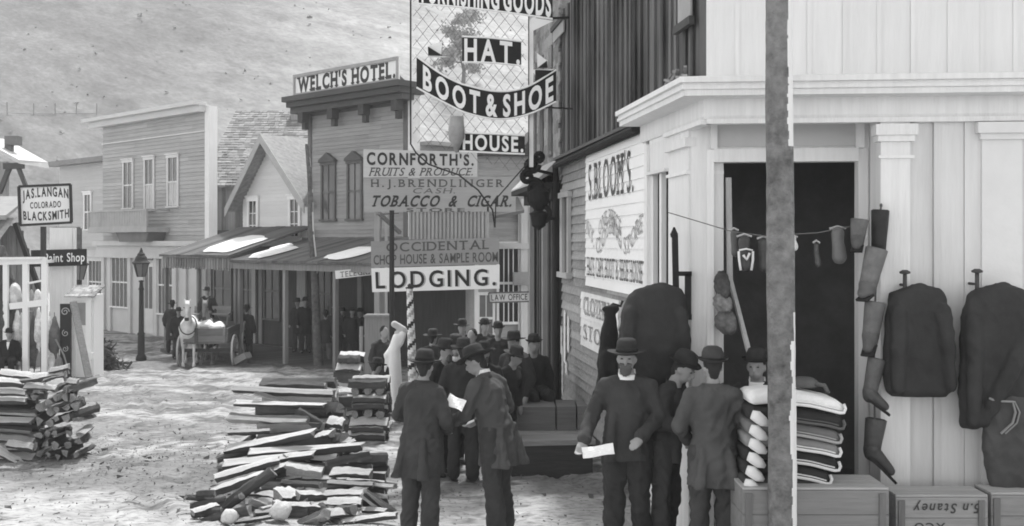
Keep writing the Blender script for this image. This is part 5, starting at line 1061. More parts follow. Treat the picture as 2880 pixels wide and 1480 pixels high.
# chips and pebbles on the street
m = MB(); random.seed(33)
for i in range(6200):
    if i < 3600: c = random.choice(((-6.0, 14.3, 1.3, .8), (-7.0, 16.5, 1.2, 1.6), (-5.4, 13.6, 1.0, .8), (-4.6, 15.4, 1.2, 1.0), (-8, 22, 2.5, 2), (-4, 26, 2.5, 3), (-1.3, 11.6, .5, .5), (-2.3, 12.6, 1.4, 1.3), (-3.4, 12.2, .8, .8), (-5.6, 15.8, 1.6, .8))); x = random.gauss(c[0], c[2]); y = random.gauss(c[1], c[3])
    else: y = 9.5 + 24 * random.random() ** 1.5; x = random.uniform(-.5, .12) * y
    r = random.uniform(.006, .022) * (2.6 if random.random() < .10 else 1); c = Vector((x, y, gz(x, y) + r * .5 + .01)); v = [c + Vector((random.uniform(-1, 1), random.uniform(-1, 1), random.uniform(-.5, .7))) * r for _ in range(4)]
    m.add(v, [(0, 1, 2), (0, 1, 3), (1, 2, 3), (0, 2, 3)])
tag(m.build('street_pebbles', mat(.13, 'plain', amt=.7), None), kind='stuff')
# ================================================================== WAGON AND HORSES
WX, WY = Wp(618, 0, 33).x, 32.6; gw = gz(WX, WY)
wg = empty('freight_wagon', (WX, WY, gw), 'open wooden wagon loaded with white sacks standing before the porch', 'wagon', rz=R(4))
WD = mat(.16, 'woodx', amt=.4)
def wl(name, f, m_, par=wg): m = MB(); f(m); return m.build(name, m_, par, local=True)
def f(m):
    for z in (.78, .98): m.box((0, -1.55, z + .09), (1.25, .04, .19)); m.box((0, 1.35, z + .09), (1.25, .04, .19)); m.box((-.62, -.1, z + .09), (.04, 2.9, .19)); m.box((.62, -.1, z + .09), (.04, 2.9, .19))
    m.box((0, -.1, .74), (1.26, 2.9, .05))
wl('wagon_box', f, WD)
wl('cleat', lambda m: (m.box((-.25, -1.585, .97), (.09, .03, .42))), mat(.08)); wl('cleat', lambda m: (m.box((.55, -1.585, .97), (.07, .03, .42))), mat(.2))
wl('axle', lambda m: m.bar((-.78, 1.0, .6), (.78, 1.0, .6), .09, .09), mat(.06)); wl('axle', lambda m: m.bar((-.78, -1.2, .5), (.78, -1.2, .5), .09, .09), mat(.06)); wl('reach_pole', lambda m: m.bar((0, -1.3, .58), (0, 1.1, .62), .08, .08), mat(.06))
def wheel(x, y, r):
    w = bpy.data.objects.new('wheel', None); COL.objects.link(w); w.parent = wg; w.location = (0, 0, 0)
    m = MB(); n = 28
    m.loft([[Vector((x + dx, y + math.cos(2 * math.pi * k / n) * rr, r + math.sin(2 * math.pi * k / n) * rr)) for k in range(n)] for dx, rr in ((-.025, r), (.025, r), (.025, r - .06), (-.025, r - .06), (-.025, r))], False); m.build('rim', mat(.42, amt=.2), w, local=True)
    m = MB(); 
    for k in range(12): a = 2 * math.pi * k / 12; m.bar((x, y + math.cos(a) * .06, r + math.sin(a) * .06), (x, y + math.cos(a) * (r - .05), r + math.sin(a) * (r - .05)), .03, .03)
    m.build('spokes', mat(.2), w, local=True); m = MB(); m.tube([(x - .1, y, r), (x + .1, y, r)], .075, 10); m.build('hub', mat(.1), w, local=True)
wheel(-.72, 1.0, .62); wheel(.72, 1.0, .62); wheel(-.78, -1.2, .48); wheel(.78, -1.2, .48)
wl('seat', lambda m: (m.box((-.1, -.2, 1.5), (1.1, .35, .04)), m.box((-.1, .0, 1.62), (1.1, .03, .22)), m.bar((-.55, -.2, 1.15), (-.6, -.2, 1.5), .04, .04), m.bar((.35, -.2, 1.15), (.4, -.2, 1.5), .04, .04)), mat(.22, 'woodx', amt=.4))
for i, (x, y, z, lab) in enumerate(((-.4, -1.1, 1.16, 'left white sack in the wagon box'), (-.1, -1.0, 1.22, 'plump white middle sack heaped highest in the wagon box'), (.25, -1.1, 1.17, 'right white sack in the wagon box'))):
    c = Matrix.Rotation(R(4), 3, 'Z') @ Vector((x, y, z)) + wg.location; e = empty('sack', c, lab, 'sack', 'sacks in the wagon'); o = fuse('cloth', [ell((0, 0, 0), (.24, .3, .12)), ell((.05, .05, .05), (.15, .15, .12))], .03, mat(.75, amt=.1), e, 2, .02, 8)
def horse(label, loc, rz, v, k=1.0):
    e = empty('horse', loc, label, 'horse', rz=rz)
    P = [cap((0, -.45, 1.12), (0, .55, 1.15), .29, .28), ell((0, -.5, 1.1), (.25, .24, .32)), ell((0, .62, 1.18), (.27, .27, .28)), cap((0, -.6, 1.28), (0, -.86, 1.80), .19, .095, .7), cap((0, -.88, 1.84), (0, -.98, 1.82), .10, .10, .85), cap((0, -.98, 1.82), (0, -1.16, 1.50), .098, .058, .85), ell((0, -1.17, 1.46), (.058, .065, .06)),
         cap((-.06, -.86, 1.92), (-.11, -.88, 2.08), .038, .014), cap((.06, -.86, 1.92), (.11, -.88, 2.08), .038, .014), cap((0, -.6, 1.46), (0, -.82, 1.92), .05, .04, .5)]
    for s in (-1, 1):
        P += [cap((s * .15, -.52, 1.0), (s * .15, -.5, .55), .11, .055), cap((s * .15, -.5, .55), (s * .15, -.5, .12), .05, .038), cap((s * .15, -.5, .12), (s * .15, -.54, .03), .05, .06)]
        P += [cap((s * .16, .62, 1.05), (s * .16, .5, .78), .17, .10), cap((s * .16, .5, .78), (s * .16, .76, .5), .085, .055), cap((s * .16, .76, .5), (s * .16, .68, .12), .048, .038), cap((s * .16, .68, .12), (s * .16, .63, .03), .05, .06)]
    P = [('c', p[1] * k, p[2] * k, p[3] * k, p[4] * k, p[5], p[6], p[7]) if p[0] == 'c' else ('e', p[1] * k, tuple(q * k for q in p[2]), p[3]) for p in P]
    fuse('body', P, .03, mat(v, 'plain', amt=.5, sc=4), e, 3)
    fuse('tail', [cap((0, .88 * k, 1.25 * k), (0, .98 * k, .9 * k), .05, .07), cap((0, .98 * k, .9 * k), (0, .95 * k, .5 * k), .07, .03)], .03, mat(v * .5), e, 1, .01, 20)
    m = MB(); m.lathe((0, -1.19 * k, 1.42 * k), [(.02, -.03), (.06, -.02), (.066, .03), (.055, .07)], 12); m.build('muzzle', mat(.05), e, True, local=True)
    for s in (-1, 1): m = MB(); m.lathe((s * .085 * k, -1.03 * k, 1.76 * k), [(.005, -.02), (.022, 0), (.005, .02)], 8); m.build('eye', mat(.015), e, True, local=True)
    m = MB(); m.tube([Vector((math.cos(a) * .235 * k, (-.70 + .10 * math.sin(a)) * k, (1.24 + math.sin(a) * .27) * k)) for a in [2 * math.pi * i / 20 for i in range(21)]], .018, 6); m.build('harness', mat(.03), e, True, local=True)
    return e
hx_ = Wp(513, 0, 30.9).x; horse('white horse facing the camera in harness left of the wagon', (hx_, 31.6, gz(0, 31.6)), R(13), .66)
hx_ = Wp(549, 0, 31.0).x; horse('grey horse half hidden between the white horse and the wagon', (hx_, 32.4, gz(0, 32.4)), R(9), .20)
e = empty('wooden_trough', Wp(685, 1005, 31.2), 'small open wooden trough tipped up on the street in front of the porch', 'trough', rz=R(-20)); e.location.z = gz(0, 31.2) + .16
m = MB(); rt = Matrix.Rotation(R(-28), 3, 'Y')
for c, d in (((0, 0, 0), (.42, .3, .03)), ((0, -.15, .08), (.42, .03, .18)), ((0, .15, .08), (.42, .03, .18)), ((.2, 0, .08), (.03, .3, .18)), ((-.2, 0, .08), (.03, .3, .18))): m.box(rt @ Vector(c), d, rot=rt)
m.build('box', mat(.24, 'woodx', amt=.3), e, local=True)
# ================================================================== STORE GOODS
def FBp(px, py, o): a, z = FB.hit(px, py, o); return FB.p(a, o, z)
def sleeves(rings):
    out = []
    for k in (0, 10):
        t = rings[3][k]; j = max(4, len(rings) - 2); b = rings[j][k]; cc = sum(rings[3], Vector()) / 20; i_ = (cc - t).normalized() * .075; f = Vector((0, -.06, 0))
        out += [cap(t + i_ + f, t.lerp(b, .5) + i_ * .8 + f * 1.8, .068, .06), cap(t.lerp(b, .5) + i_ * .8 + f * 1.8, t.lerp(b, .93) + i_ * .8 + f * 1.7, .058, .048)]
    n = sum(rings[0], Vector()) / 20; out.append(cap(n + Vector((-.05, -.02, -.02)), n + Vector((.05, -.02, -.02)), .035, .035))
    return out
def hang(name, label, cat, prof, o, th, m_, group=None, hook=None, nz=.015, lean=0, vx=.014):
    """prof: (py, pxL, pxR); solid garment hung at offset o from the store front wall, thickness th"""
    c = FBp((prof[0][1] + prof[0][2]) / 2, prof[0][0], o); e = empty(name, c, label, cat, group); rings = []
    for i, (py, l, r) in enumerate(prof):
        L_, R_ = FBp(l, py, o), FBp(r, py, o); mid = (L_ + R_) / 2 - c; hw = (R_ - L_).length / 2; t = th * (1 if 0 < i < len(prof) - 1 else .6); ring = []
        for k in range(20):
            a = 2 * math.pi * k / 20; cx = math.copysign(abs(math.cos(a)) ** .7, math.cos(a)); sy = math.copysign(abs(math.sin(a)) ** .8, math.sin(a)); ring.append(mid + FB.u * (cx * hw) + FB.n * (sy * t))
        rings.append(ring)
    ob = fuse('cloth', [('l', rings)] + (sleeves(rings) if cat == 'coat' else []), vx, m_, e, 3, nz, 6, cut=((0, 0, rings[-1][0].z + .01), (0, 0, 1)))
    if hook:
        px, py = hook; h = FBp(px, py, o) - c; b = FB.u * 0; m = MB(); m.tube([h + Vector((0, 0, -.16)), h], .017, 10); m.lathe(h + Vector((0, 0, -.01)), [(.018, 0), (.042, .006), (.045, .02), (.03, .028), (.02, .035)], 12); m.tube([h + Vector((0, 0, -.1)), h + Vector((0, 0, -.1)) - FB.n * (o - .01)], .012, 6); m.build('peg', mat(.07), e, local=True, smooth=True)
    return e
WOOL = mat(.034, 'cloth', amt=.5, sc=4)
e = hang('hanging_coat', 'black wool coat hung flat on a knobbed peg right of the boots', 'coat', [(803, 2560, 2592), (812, 2530, 2640), (828, 2502, 2662), (870, 2494, 2668), (960, 2486, 2680), (1050, 2484, 2686), (1100, 2492, 2684), (1118, 2510, 2660)], .16, .08, WOOL, 'coats hung on the store front', (2545, 768))
e = hang('hanging_coat', 'large black coat with a long sleeve hung at the right photo edge', 'coat', [(800, 2790, 2830), (812, 2750, 2870), (832, 2722, 2905), (900, 2704, 2920), (1000, 2698, 2930), (1100, 2696, 2935), (1150, 2698, 2935), (1200, 2700, 2760), (1208, 2712, 2750)], .2, .09, WOOL, 'coats hung on the store front', (2748, 765))
e = hang('hanging_trousers', 'worn dark trousers with pale seams hung beneath the right hand coat', 'trousers', [(1112, 2775, 2890), (1150, 2768, 2895), (1250, 2762, 2900), (1330, 2775, 2905), (1385, 2790, 2905)], .26, .07, mat(.06, 'cloth', amt=.5, sc=5), nz=.02)
m = MB(); 
for dx, w in ((0, .010), (12, .007)): m.tube([FBp(2782 + dx, 1120, .345), FBp(2800 + dx, 1128, .35), FBp(2848 + dx * .5, 1130, .35), FBp(2856 + dx, 1160, .35), FBp(2848 + dx, 1190, .35), FBp(2815 + dx, 1220, .345)], w, 6)
m.build('seam', mat(.22), e)
# side coats (on the wall frame)
def hang_side(name, label, prof, Yv, th, m_, group):
    F = FS; o = 0; c = Wp((prof[0][1] + prof[0][2]) / 2, prof[0][0], Yv); e = empty(name, c, label, 'coat', group); rings = []
    for i, (py, l, r) in enumerate(prof):
        L_ = F.hit(l, py, o); R_ = F.hit(r, py, o); zc = Wp(0, py, c.y).z; pl_ = Wp(l, py, c.y); pr_ = Wp(r, py, c.y); mid = (pl_ + pr_) / 2 - c; hw = (pr_ - pl_).length / 2; t = th * (1 if 0 < i < len(prof) - 1 else .6)
        rings.append([mid + Vector((math.copysign(abs(math.cos(a)) ** .7, math.cos(a)) * hw, math.copysign(abs(math.sin(a)) ** .8, math.sin(a)) * t, 0)) for a in [2 * math.pi * k / 20 for k in range(20)]])
    fuse('cloth', [('l', rings)] + sleeves(rings), .016, m_, e, 3, .015, 6, cut=((0, 0, rings[-1][0].z + .005), (0, 0, 1))); return e
e = hang_side('hanging_coat', 'wide black coat on a stand in front of the side window', [(800, 1830, 1870), (812, 1795, 1915), (835, 1765, 1932), (880, 1748, 1936), (950, 1740, 1940), (1040, 1738, 1940), (1110, 1745, 1925)], 9.38, .10, WOOL, 'coats hung by the side wall')
m = MB(); h = Wp(1935, 770, e.location.y); m.bar(h, h + Vector((0, 0, -.38)), .05, .05); m.bar(h + Vector((-.09, 0, 0)), h + Vector((.03, 0, 0)), .05, .04); m.bar(h + Vector((-.03, 0, -.38)), h + Vector((.03, 0, -.38)), .04, .05); m.bar(Wp(1898, 662, e.location.y), Wp(1902, 860, e.location.y), .05, .05); m.lathe(Wp(1896, 668, e.location.y), [(.03, 0), (.035, .03), (.02, .06), (.008, .09)], 8); m.bar(Wp(1898, 862, e.location.y), Vector((e.location.x, e.location.y, .18)), .05, .05); m.build('stand', mat(.02), e)
e = hang_side('hanging_coat', 'narrow black coat with a torn collar hung over the lower poster', [(862, 1706, 1724), (880, 1700, 1728), (930, 1690, 1736), (1000, 1682, 1740), (1080, 1678, 1745), (1150, 1650, 1745)], 9.9, .06, mat(.014, 'cloth', amt=.4), 'coats hung by the side wall')
m = MB(); h = Wp(1715, 864, e.location.y); m.tube([h + Vector((0, 0, -.08)), h, h + Vector((.03, 0, .03)), h + Vector((.10, 0, .01)), h + Vector((.12, 0, .06))], .012, 6); m.build('hook', mat(.03), e)
def boot(label, top, ank, toe, Y, r, v, group='boots hung on strings by the door'):
    T, A_, O = Wp(*top, Y), Wp(*ank, Y), Wp(*toe, Y - .03); r *= .88; e = empty('boot', T, label, 'boot', group); z = Vector((0, 0, 0)); d = A_ - T
    lf = MB(); X = Vector((1, 0, 0)); n = 14; D_ = d.normalized(); sx_ = Vector((D_.z, 0, -D_.x)) * -1
    def ring(c, a, b): return [c + sx_ * math.cos(2 * math.pi * k / n) * a + Vector((0, 1, 0)) * math.sin(2 * math.pi * k / n) * b for k in range(n)]
    lf.loft([ring(z, r, r * .8), ring(d * .3, r * .93, r * .8), ring(d * .7, r * .82, r * .75), ring(d * 1.0, r * .78, r * .7), ring(d * 1.0, r * .6, r * .55), ring(d * .25, r * .8, r * .65), ring(-D_ * .006, r * .88, r * .68)], False)
    lf.f.append(tuple(range(6 * n - n, 6 * n))); lf.mi.append(0); lf.build('shaft', mat(v * .62, 'plain', rough=.5, amt=.7, sc=7), e, True, local=True)
    f_ = O - A_; fuse('foot', [cap(d + Vector((0, 0, .02)), d + Vector((0, 0, -.02)), r * .8, r * .75), cap(d + f_ * .2, d + f_ * .85, r * .7, r * .5)], .012, mat(v * .45, 'plain', rough=.5, amt=.6, sc=7), e, 2)
    m = MB(); n_ = Vector((0, 0, -1)); m.bar(d - f_ * .15 + n_ * r * .75, d + f_ * 1.1 + n_ * r * .5, r * 1.3, .02); m.build('sole', mat(.02), e, local=True)
    return e
Yb = 8.72
boot('dark boot with drooping top, highest of the hanging boots', (2476, 592), (2470, 720), (2450, 745), Yb + .06, .085, .035)
boot('limp grey boot hanging second from the top beside the doorway', (2466, 700), (2440, 808), (2424, 828), Yb - .04, .105, .22)
boot('small rolled grey boot on the string at the right side of the doorway', (2418, 618), (2412, 672), (2408, 694), Yb, .085, .17)
boot('soft grey boot in the middle of the hanging string', (2462, 850), (2448, 950), (2440, 984), Yb - .02, .10, .18)
boot('boot pointing right below the middle one of the string', (2466, 1010), (2446, 1108), (2496, 1150), Yb - .02, .085, .15)
boot('lowest hanging boot with its toe over the crate', (2464, 1180), (2452, 1268), (2512, 1335), Yb - .02, .10, .10)
m = MB(); m.tube([Wp(2478, 575, Yb + .02), Wp(2462, 830, Yb + .02), Wp(2458, 1010, Yb + .02), Wp(2460, 1180, Yb + .02)], .008, 6); m.tube([Wp(2478, 580, Yb), FBp(2478, 576, .03)], .012, 6); alone('rope', m, mat(.1), Wp(2478, 580, Yb), 'upright rope strung with boots by the right door post', 'rope')
m = MB(); m.tube([Wp(1880, 598, 9.2), Wp(1960, 622, 9.1), Wp(2060, 652, 9.0), Wp(2150, 664, 8.9), Wp(2300, 655, 8.85), Wp(2440, 628, 8.8)], .005, 6); alone('display_line', m, mat(.14), Wp(2060, 652, 9.0), 'thin line strung across the doorway holding shoes and stockings', 'line')
def slipper(label, px, py0, py1, w, v, outline=False, Y=8.93):
    c = Wp(px, py0, Y); e = empty('hanging_shoe', c, label, 'shoe', 'small goods on the doorway line'); h = (py1 - py0) / FP * Y; r = w / FP * Y / 2
    fuse('upper', [cap((0, 0, -h * .15), (0, 0, -h * .5), r * .8, r * .7), cap((0, -.02, -h * .5), (.005, -.03, -h * .85), r * .75, r * .9)], .012, mat(v, rough=.4, amt=.5), e, 2)
    if outline:
        m = MB()
        for s in (-1, 1): m.tube([Vector((s * r * .95, -.06, -h * .45)), Vector((s * r * .9, -.07, -h * .7)), Vector((s * r * .7, -.07, -h * .98))], .011, 6)
        m.tube([Vector((-r * .9, -.06, -h * .42)), Vector((0, -.08, -h * .38)), Vector((r * .9, -.06, -h * .42))], .008, 6); m.tube([Vector((-r * .4, -.08, -h * .55)), Vector((0, -.09, -h * .68)), Vector((r * .45, -.08, -h * .5))], .012, 6); m.build('trim', mat(.7), e, True, local=True)
    m = MB(); m.tube([(-r, 0, -.01), (0, 0, .01), (r, 0, -.01)], .01, 6); m.build('loop', mat(.4), e, local=True)
slipper('shoe with bright white outline on the doorway line', 2093, 662, 762, 42, .05, True); slipper('dark shoe with a thin white streak left of the foreground pole', 2147, 668, 765, 36, .05); slipper('pale shoe peeping out just right of the foreground pole', 2228, 664, 700, 30, .6); slipper('soft grey sock hanging alone right of the foreground pole', 2356, 640, 738, 46, .14); slipper('dim dark shoe hanging deep in the doorway gloom', 2296, 680, 756, 20, .07); slipper('dark slipper nearest the left door post', 2064, 645, 725, 26, .08, Y=9.1)
m = MB(); m.bar(Wp(2048, 500, 9.5), Wp(2052, 785, 9.5), .045, .05); m.bar(Wp(2052, 780, 9.45), Wp(2140, 1120, 8.9), .035, .03); alone('door_pole', m, mat(.40, 'woodv', amt=.3), Wp(2140, 1110, 8.9), 'pale leaning pole just inside the left of the doorway', 'pole')
for i, (px, py, w, h, v, lab) in enumerate(((2030, 800, 42, 80, .07, 'dark bundle hung high inside the left door post'), (2032, 850, 50, 60, .2, 'mottled mid grey bundle hung inside the left door post'), (2042, 905, 60, 70, .12, 'lowest mottled bundle hung inside the left door post'))):
    c = Wp(px, py, 9.25); e = empty('hanging_bundle', c, lab, 'bundle', 'bundles inside the door post'); k = 9.25 / FP / 2
    fuse('cloth', [ell((0, 0, 0), (w * k, .08, h * k)), ell((w * k * .4, -.04, -h * k * .4), (w * k * .5, .06, h * k * .5))], .014, mat(v, amt=.9, sc=12), e, 2, .02, 14)
# folded stack and crates
random.seed(4)
def folded(label, py, x0, x1, v, v2, th, Y=8.2, sag=24, tip=True):
    e = empty('folded_garment', Wp((x0 + x1) / 2, py, Y), label, 'clothing', 'folded garments stacked on the crate'); c = e.location; n = 22; rings = []; edge = []
    for i in range(n + 1):
        t = i / n; px = x0 + (x1 - x0) * t; y_ = py + sag * (t - .35) ** 2 * 2.2 + 10 * t + 2.5 * noise.noise(Vector((t * 4, py * .1, 0))); P = Wp(px, y_, Y) - c; hh = th * (math.sin(min(1, t * 18 + .5) * math.pi / 2)) * (math.sin(min(1, (1 - t) * 18 + .5) * math.pi / 2))
        rings.append([P + Vector((0, (.5 * math.copysign(abs(math.cos(a)) ** .35, math.cos(a)) + .5) * .46 - .02 * noise.noise(Vector((t * 6, py, 1))), math.copysign(abs(math.sin(a)) ** .6, math.sin(a)) * hh)) for a in [2 * math.pi * k / 14 for k in range(14)]]); edge.append(P + Vector((0, -.012, -hh * .75)))
    m = MB(); m.loft(rings); m.build('cloth', mat(v, 'cloth', amt=.3, sc=5), e, True, local=True)
    m = MB(); m.tube(edge[int(n * .3):] + [edge[-1] + Vector((.012, .0, .03)), edge[-1] + Vector((.0, .01, .065))], .013, 6); m.tube([q + Vector((0, -.0, .024)) for q in edge[int(n * .4):-1]], .006, 6); m.build('hem', mat(v2, amt=.15), e, True, local=True)
    if tip:
        m = MB(); P0 = Wp(x0 + 4, py + 4, Y - .05) - c; P1 = Wp(x0 + 52, py + 34, Y - .07) - c; m.tube([P0, P0.lerp(P1, .3) + Vector((0, 0, .01)), P0.lerp(P1, .7), P1], [.034, .046, .040, .014], 12); m.build('rolled_sleeve', mat(.74, 'cloth', amt=.08), e, True, local=True)
FO = [(1118, 2116, 2372, .80, .75, .052, 'big white folded garment crowning the stack', False), (1162, 2110, 2370, .03, .10, .056, 'black folded garment just under the white top one', True), (1202, 2106, 2362, .16, .34, .052, 'grey striped folded garment third from the top of the stack', True), (1240, 2104, 2360, .24, .7, .052, 'grey garment with a bright rolled edge, fourth in the stack', True),
      (1279, 2100, 2358, .03, .6, .052, 'black garment with pale piping, fifth in the stack', True), (1317, 2096, 2334, .035, .6, .050, 'black garment with a pale hem, sixth in the stack', True), (1354, 2090, 2352, .05, .75, .048, 'black garment with a bright hem, seventh in the stack', True)]
for py, x0, x1, v, v2, th, lab, tip in FO: folded(lab, py, x0, x1, v, v2, th, tip=tip)
m = MB(); c = Wp(2262, 1083, 8.45); m.lathe(c + Vector((0, 0, -.02)), [(.02, 0), (.09, .01), (.10, .05), (.06, .08), (.01, .085)], 14, 1.1, 1.2); m.tube([c + Vector((.05, -.08, .02)), c + Vector((.13, -.1, .01)), c + Vector((.16, -.1, -.05))], .018, 8); alone('cloth_cap', m, mat(.09, 'cloth', amt=.5), c, 'small dark cap resting on top of the folded white garment', 'cap', smooth=True)
CR = mat(.21, 'woodx', amt=.3, sc=1.5)
def crate(label, x0, x1, pyt, Y, dep, m_=CR, z0=.18, name='crate'):
    a, b = Wp(x0, pyt, Y), Wp(x1, pyt, Y); e = empty(name, ((a.x + b.x) / 2, Y + dep / 2, z0), label, 'crate'); h = a.z - z0; n = 4
    for i in range(n):
        m = MB(); zz = z0 + h * i / n; hh = h / n - .004
        m.box(((a.x + b.x) / 2, Y + .01, zz + hh / 2), (b.x - a.x, .02, hh)); m.box((a.x + .01, Y + dep / 2, zz + hh / 2), (.02, dep - .045, hh)); m.box((b.x - .01, Y + dep / 2, zz + hh / 2), (.02, dep - .045, hh)); m.box(((a.x + b.x) / 2, Y + dep - .01, zz + hh / 2), (b.x - a.x, .02, hh)); m.build('side_board', m_, e)
    m = MB(); 
    for i in range(4): m.box(((a.x + b.x) / 2, Y + dep * (i + .5) / 4, a.z + .008), (b.x - a.x, dep / 4 - .006, .016))
    m.build('lid', mat(.36, 'woodx', amt=.3), e)
    for x in (a.x + .04, b.x - .05): m = MB(); m.box((x, Y - .008, z0 + h / 2 - .01), (.05, .015, h - .03)); m.build('batten', mat(.15, 'woodv', amt=.3), e)
    return e, a, b
crate('long wooden crate under the stack of folded clothes', 2090, 2500, 1378, 8.05, .46)
e, a, b = crate('wooden crate with upside down handwriting on its side', 2520, 2778, 1398, 8.25, .3, mat(.28, 'woodx', amt=.3))
m = MB(); W_c = b.x - a.x
lettering(m, '5.n Staney', lambda x, y, l: Vector((b.x - x, 8.242 - l, a.z - .03 - y)), .06, W_c - .14, .075, .02, off=.015, slant=.2); m.build('lettering', mat(.06), e)
m = MB(); lettering(m, 'XCO', lambda x, y, l: Vector((b.x - x, 8.242 - l, a.z - .03 - y)), .33, W_c - .14, .06, .17, off=.015); m.build('lettering', mat(.06), e)
crate('weathered crate at the right photo corner below the trousers', 2788, 3000, 1392, 8.3, .3, mat(.24, 'woodx', amt=.3))
# ================================================================== PEOPLE
def pl(px, Y): return Wp(px, 0, Y).x
NEAR = dict(vx=.0135)
person('man seen from behind in a long dark coat and hat, foot of the near woodpile', (pl(1182, 10.0), 10.0, 0), R(150), 1.74, bend=4, hat='slouch', hlen=.62, cm=.05, tm=.05, arms=[((-.27, -.02, 1.16), (-.16, -.22, 1.05)), ((.27, -.02, 1.16), (.14, -.24, 1.06))], turn=20, **NEAR)
b_ = person('stooping man with a white collar and dark hat turned away beside the bearded man', (pl(1398, 10.2), 10.2, 0), R(-128), 1.80, bend=17, hat='slouch', hlen=.66, cm=.075, tm=.045, collar=True, arms=[((-.27, -.02, 1.16), (-.12, -.30, 1.10)), ((.26, -.10, 1.17), (.26, -.38, 1.12))], turn=15, nod=8, legs=[((-.12, -.05, .5), (-.15, -.02, .09)), ((.13, .04, .5), (.16, .14, .1))], **NEAR)
c_ = person('bearded man in a dark jacket holding papers, facing the camera by the side wall', (pl(1764, 8.95), 8.95, .18), R(-12), 1.76, hat='slouch', hlen=.80, cm=.045, tm=.03, beard=True, collar=True, arms=[((-.29, .0, 1.16), (-.34, -.20, .97)), ((.27, .0, 1.16), (.14, -.24, 1.02))], **NEAR)
d_ = person('slim man leaning in behind the bearded man, his back to the wall', (pl(1868, 9.12), 9.12, .18), R(60), 1.68, bend=10, hat='bowler', hlen=.80, cm=.04, tm=.05, arms=[((-.24, -.05, 1.16), (-.2, -.30, 1.22)), ((.26, .02, 1.16), (.22, -.15, .98))], nod=12, **NEAR)
e_ = person('man in a derby hat and grey jacket seen from behind at the doorway', (pl(2006, 8.6), 8.6, .18), R(176), 1.72, hat='bowler', hlen=.68, cm=.085, tm=.06, hm=.05, arms=[((-.27, -.02, 1.15), (-.22, -.2, 1.0)), ((.27, -.02, 1.15), (.2, -.22, 1.0))], turn=8, collar=False, **NEAR)
f_ = person('man in a derby and high white collar beside the foreground pole', (pl(2130, 9.0), 9.0, .18), R(-25), 1.68, hat='bowler', hlen=.75, cm=.03, tm=.03, collar=True, beard=False, **NEAR)
def paper(label, c, w, h, rot, v=.85):
    m = MB(); n = 5
    for l in (0, .006):
        for j in range(n + 1):
            for i in range(n + 1): q = rot @ Vector(((i / n - .5) * w, .012 * math.sin(i * 1.3 + j) + l, (j / n - .5) * h)); m.v.append(Vector(c) + q)
    N_ = (n + 1) ** 2
    for j in range(n):
        for i in range(n): k = j * (n + 1) + i; m.f.append((k, k + 1, k + n + 2, k + n + 1)); m.f.append((N_ + k, N_ + k + n + 1, N_ + k + n + 2, N_ + k + 1)); m.mi += [0, 0]
    alone('paper', m, mat(v, amt=.05), c, label, 'paper')
paper('crumpled white paper held between the two men left of centre', Wp(1282, 1132, 9.95), .17, .12, Matrix.Rotation(R(25), 3, 'Y') @ Matrix.Rotation(R(-40), 3, 'X'))
paper('folded white paper held low by the bearded man', Wp(1682, 1268, 8.72), .26, .09, Matrix.Rotation(R(-8), 3, 'Y') @ Matrix.Rotation(R(-30), 3, 'X'))
# crowd on the street and boardwalk behind them
CG = 'bystanders in the middle of the street'
for lab, px, Y, z, rz, H, hat, cm, bend, kw in (
    ('man with a bright collar listening between the two foreground men', 1272, 14.2, None, 30, 1.70, 'slouch', .035, 6, dict(shirt=True, collar=True)),
    ('hatless man at the crowd centre behind the man with bright collar', 1330, 16.2, None, -20, 1.72, None, .03, 0, {}),
    ('man in a slouch hat at the right of the middle crowd', 1448, 14.6, None, -35, 1.72, 'slouch', .04, 0, {}),
    ('man in a dark hat sitting on the boardwalk step against the dark boards', 1500, 15.0, -.2, 15, 1.66, 'bowler', .03, 0, dict(seat=True)), ('man in a slouch hat bent low at the edge of the boardwalk', 1420, 13.8, None, 50, 1.60, 'slouch', .035, 14, {}), ('man with folded arms behind the stooping man', 1360, 13.4, None, 10, 1.64, 'slouch', .03, 0, dict(beard=True)),
    ('dark coated man with his back turned in the gap between the foreground men', 1302, 13.0, None, 170, 1.70, 'slouch', .03, 0, {}), ('man in a low crowned hat just right of the leftmost foreground man', 1238, 13.4, None, 60, 1.68, 'slouch', .03, 4, dict(beard=True)),
    ('far man between the barber pole and the white signpost', 1300, 19.5, None, 0, 1.72, 'slouch', .03, 0, {}), ('far man beside the white signpost facing the street', 1362, 20.5, None, 20, 1.7, 'bowler', .03, 0, {}),
    ('short man in the far middle crowd beside the barber pole', 1215, 17.5, None, 160, 1.62, 'slouch', .03, 0, {}),
    ('stooped man sitting low behind the square log stack', 1040, 17.6, -.75, 140, 1.60, 'slouch', .06, 12, {}),
    ('man with curly dark hair left of the carved figure', 1078, 19.4, -.4, 40, 1.66, None, .04, 0, {}),
    ('man in a bowler under the law office sign', 1400, 18.8, None, 10, 1.70, 'bowler', .035, 0, {})):
    person(lab, (pl(px, Y), Y, gz(0, Y) if z is None else z), R(rz), H, bend=bend, hat=hat, hlen=.72, cm=cm, tm=.04, vx=.022, group=CG, **kw)
PG = 'men standing about the porch'
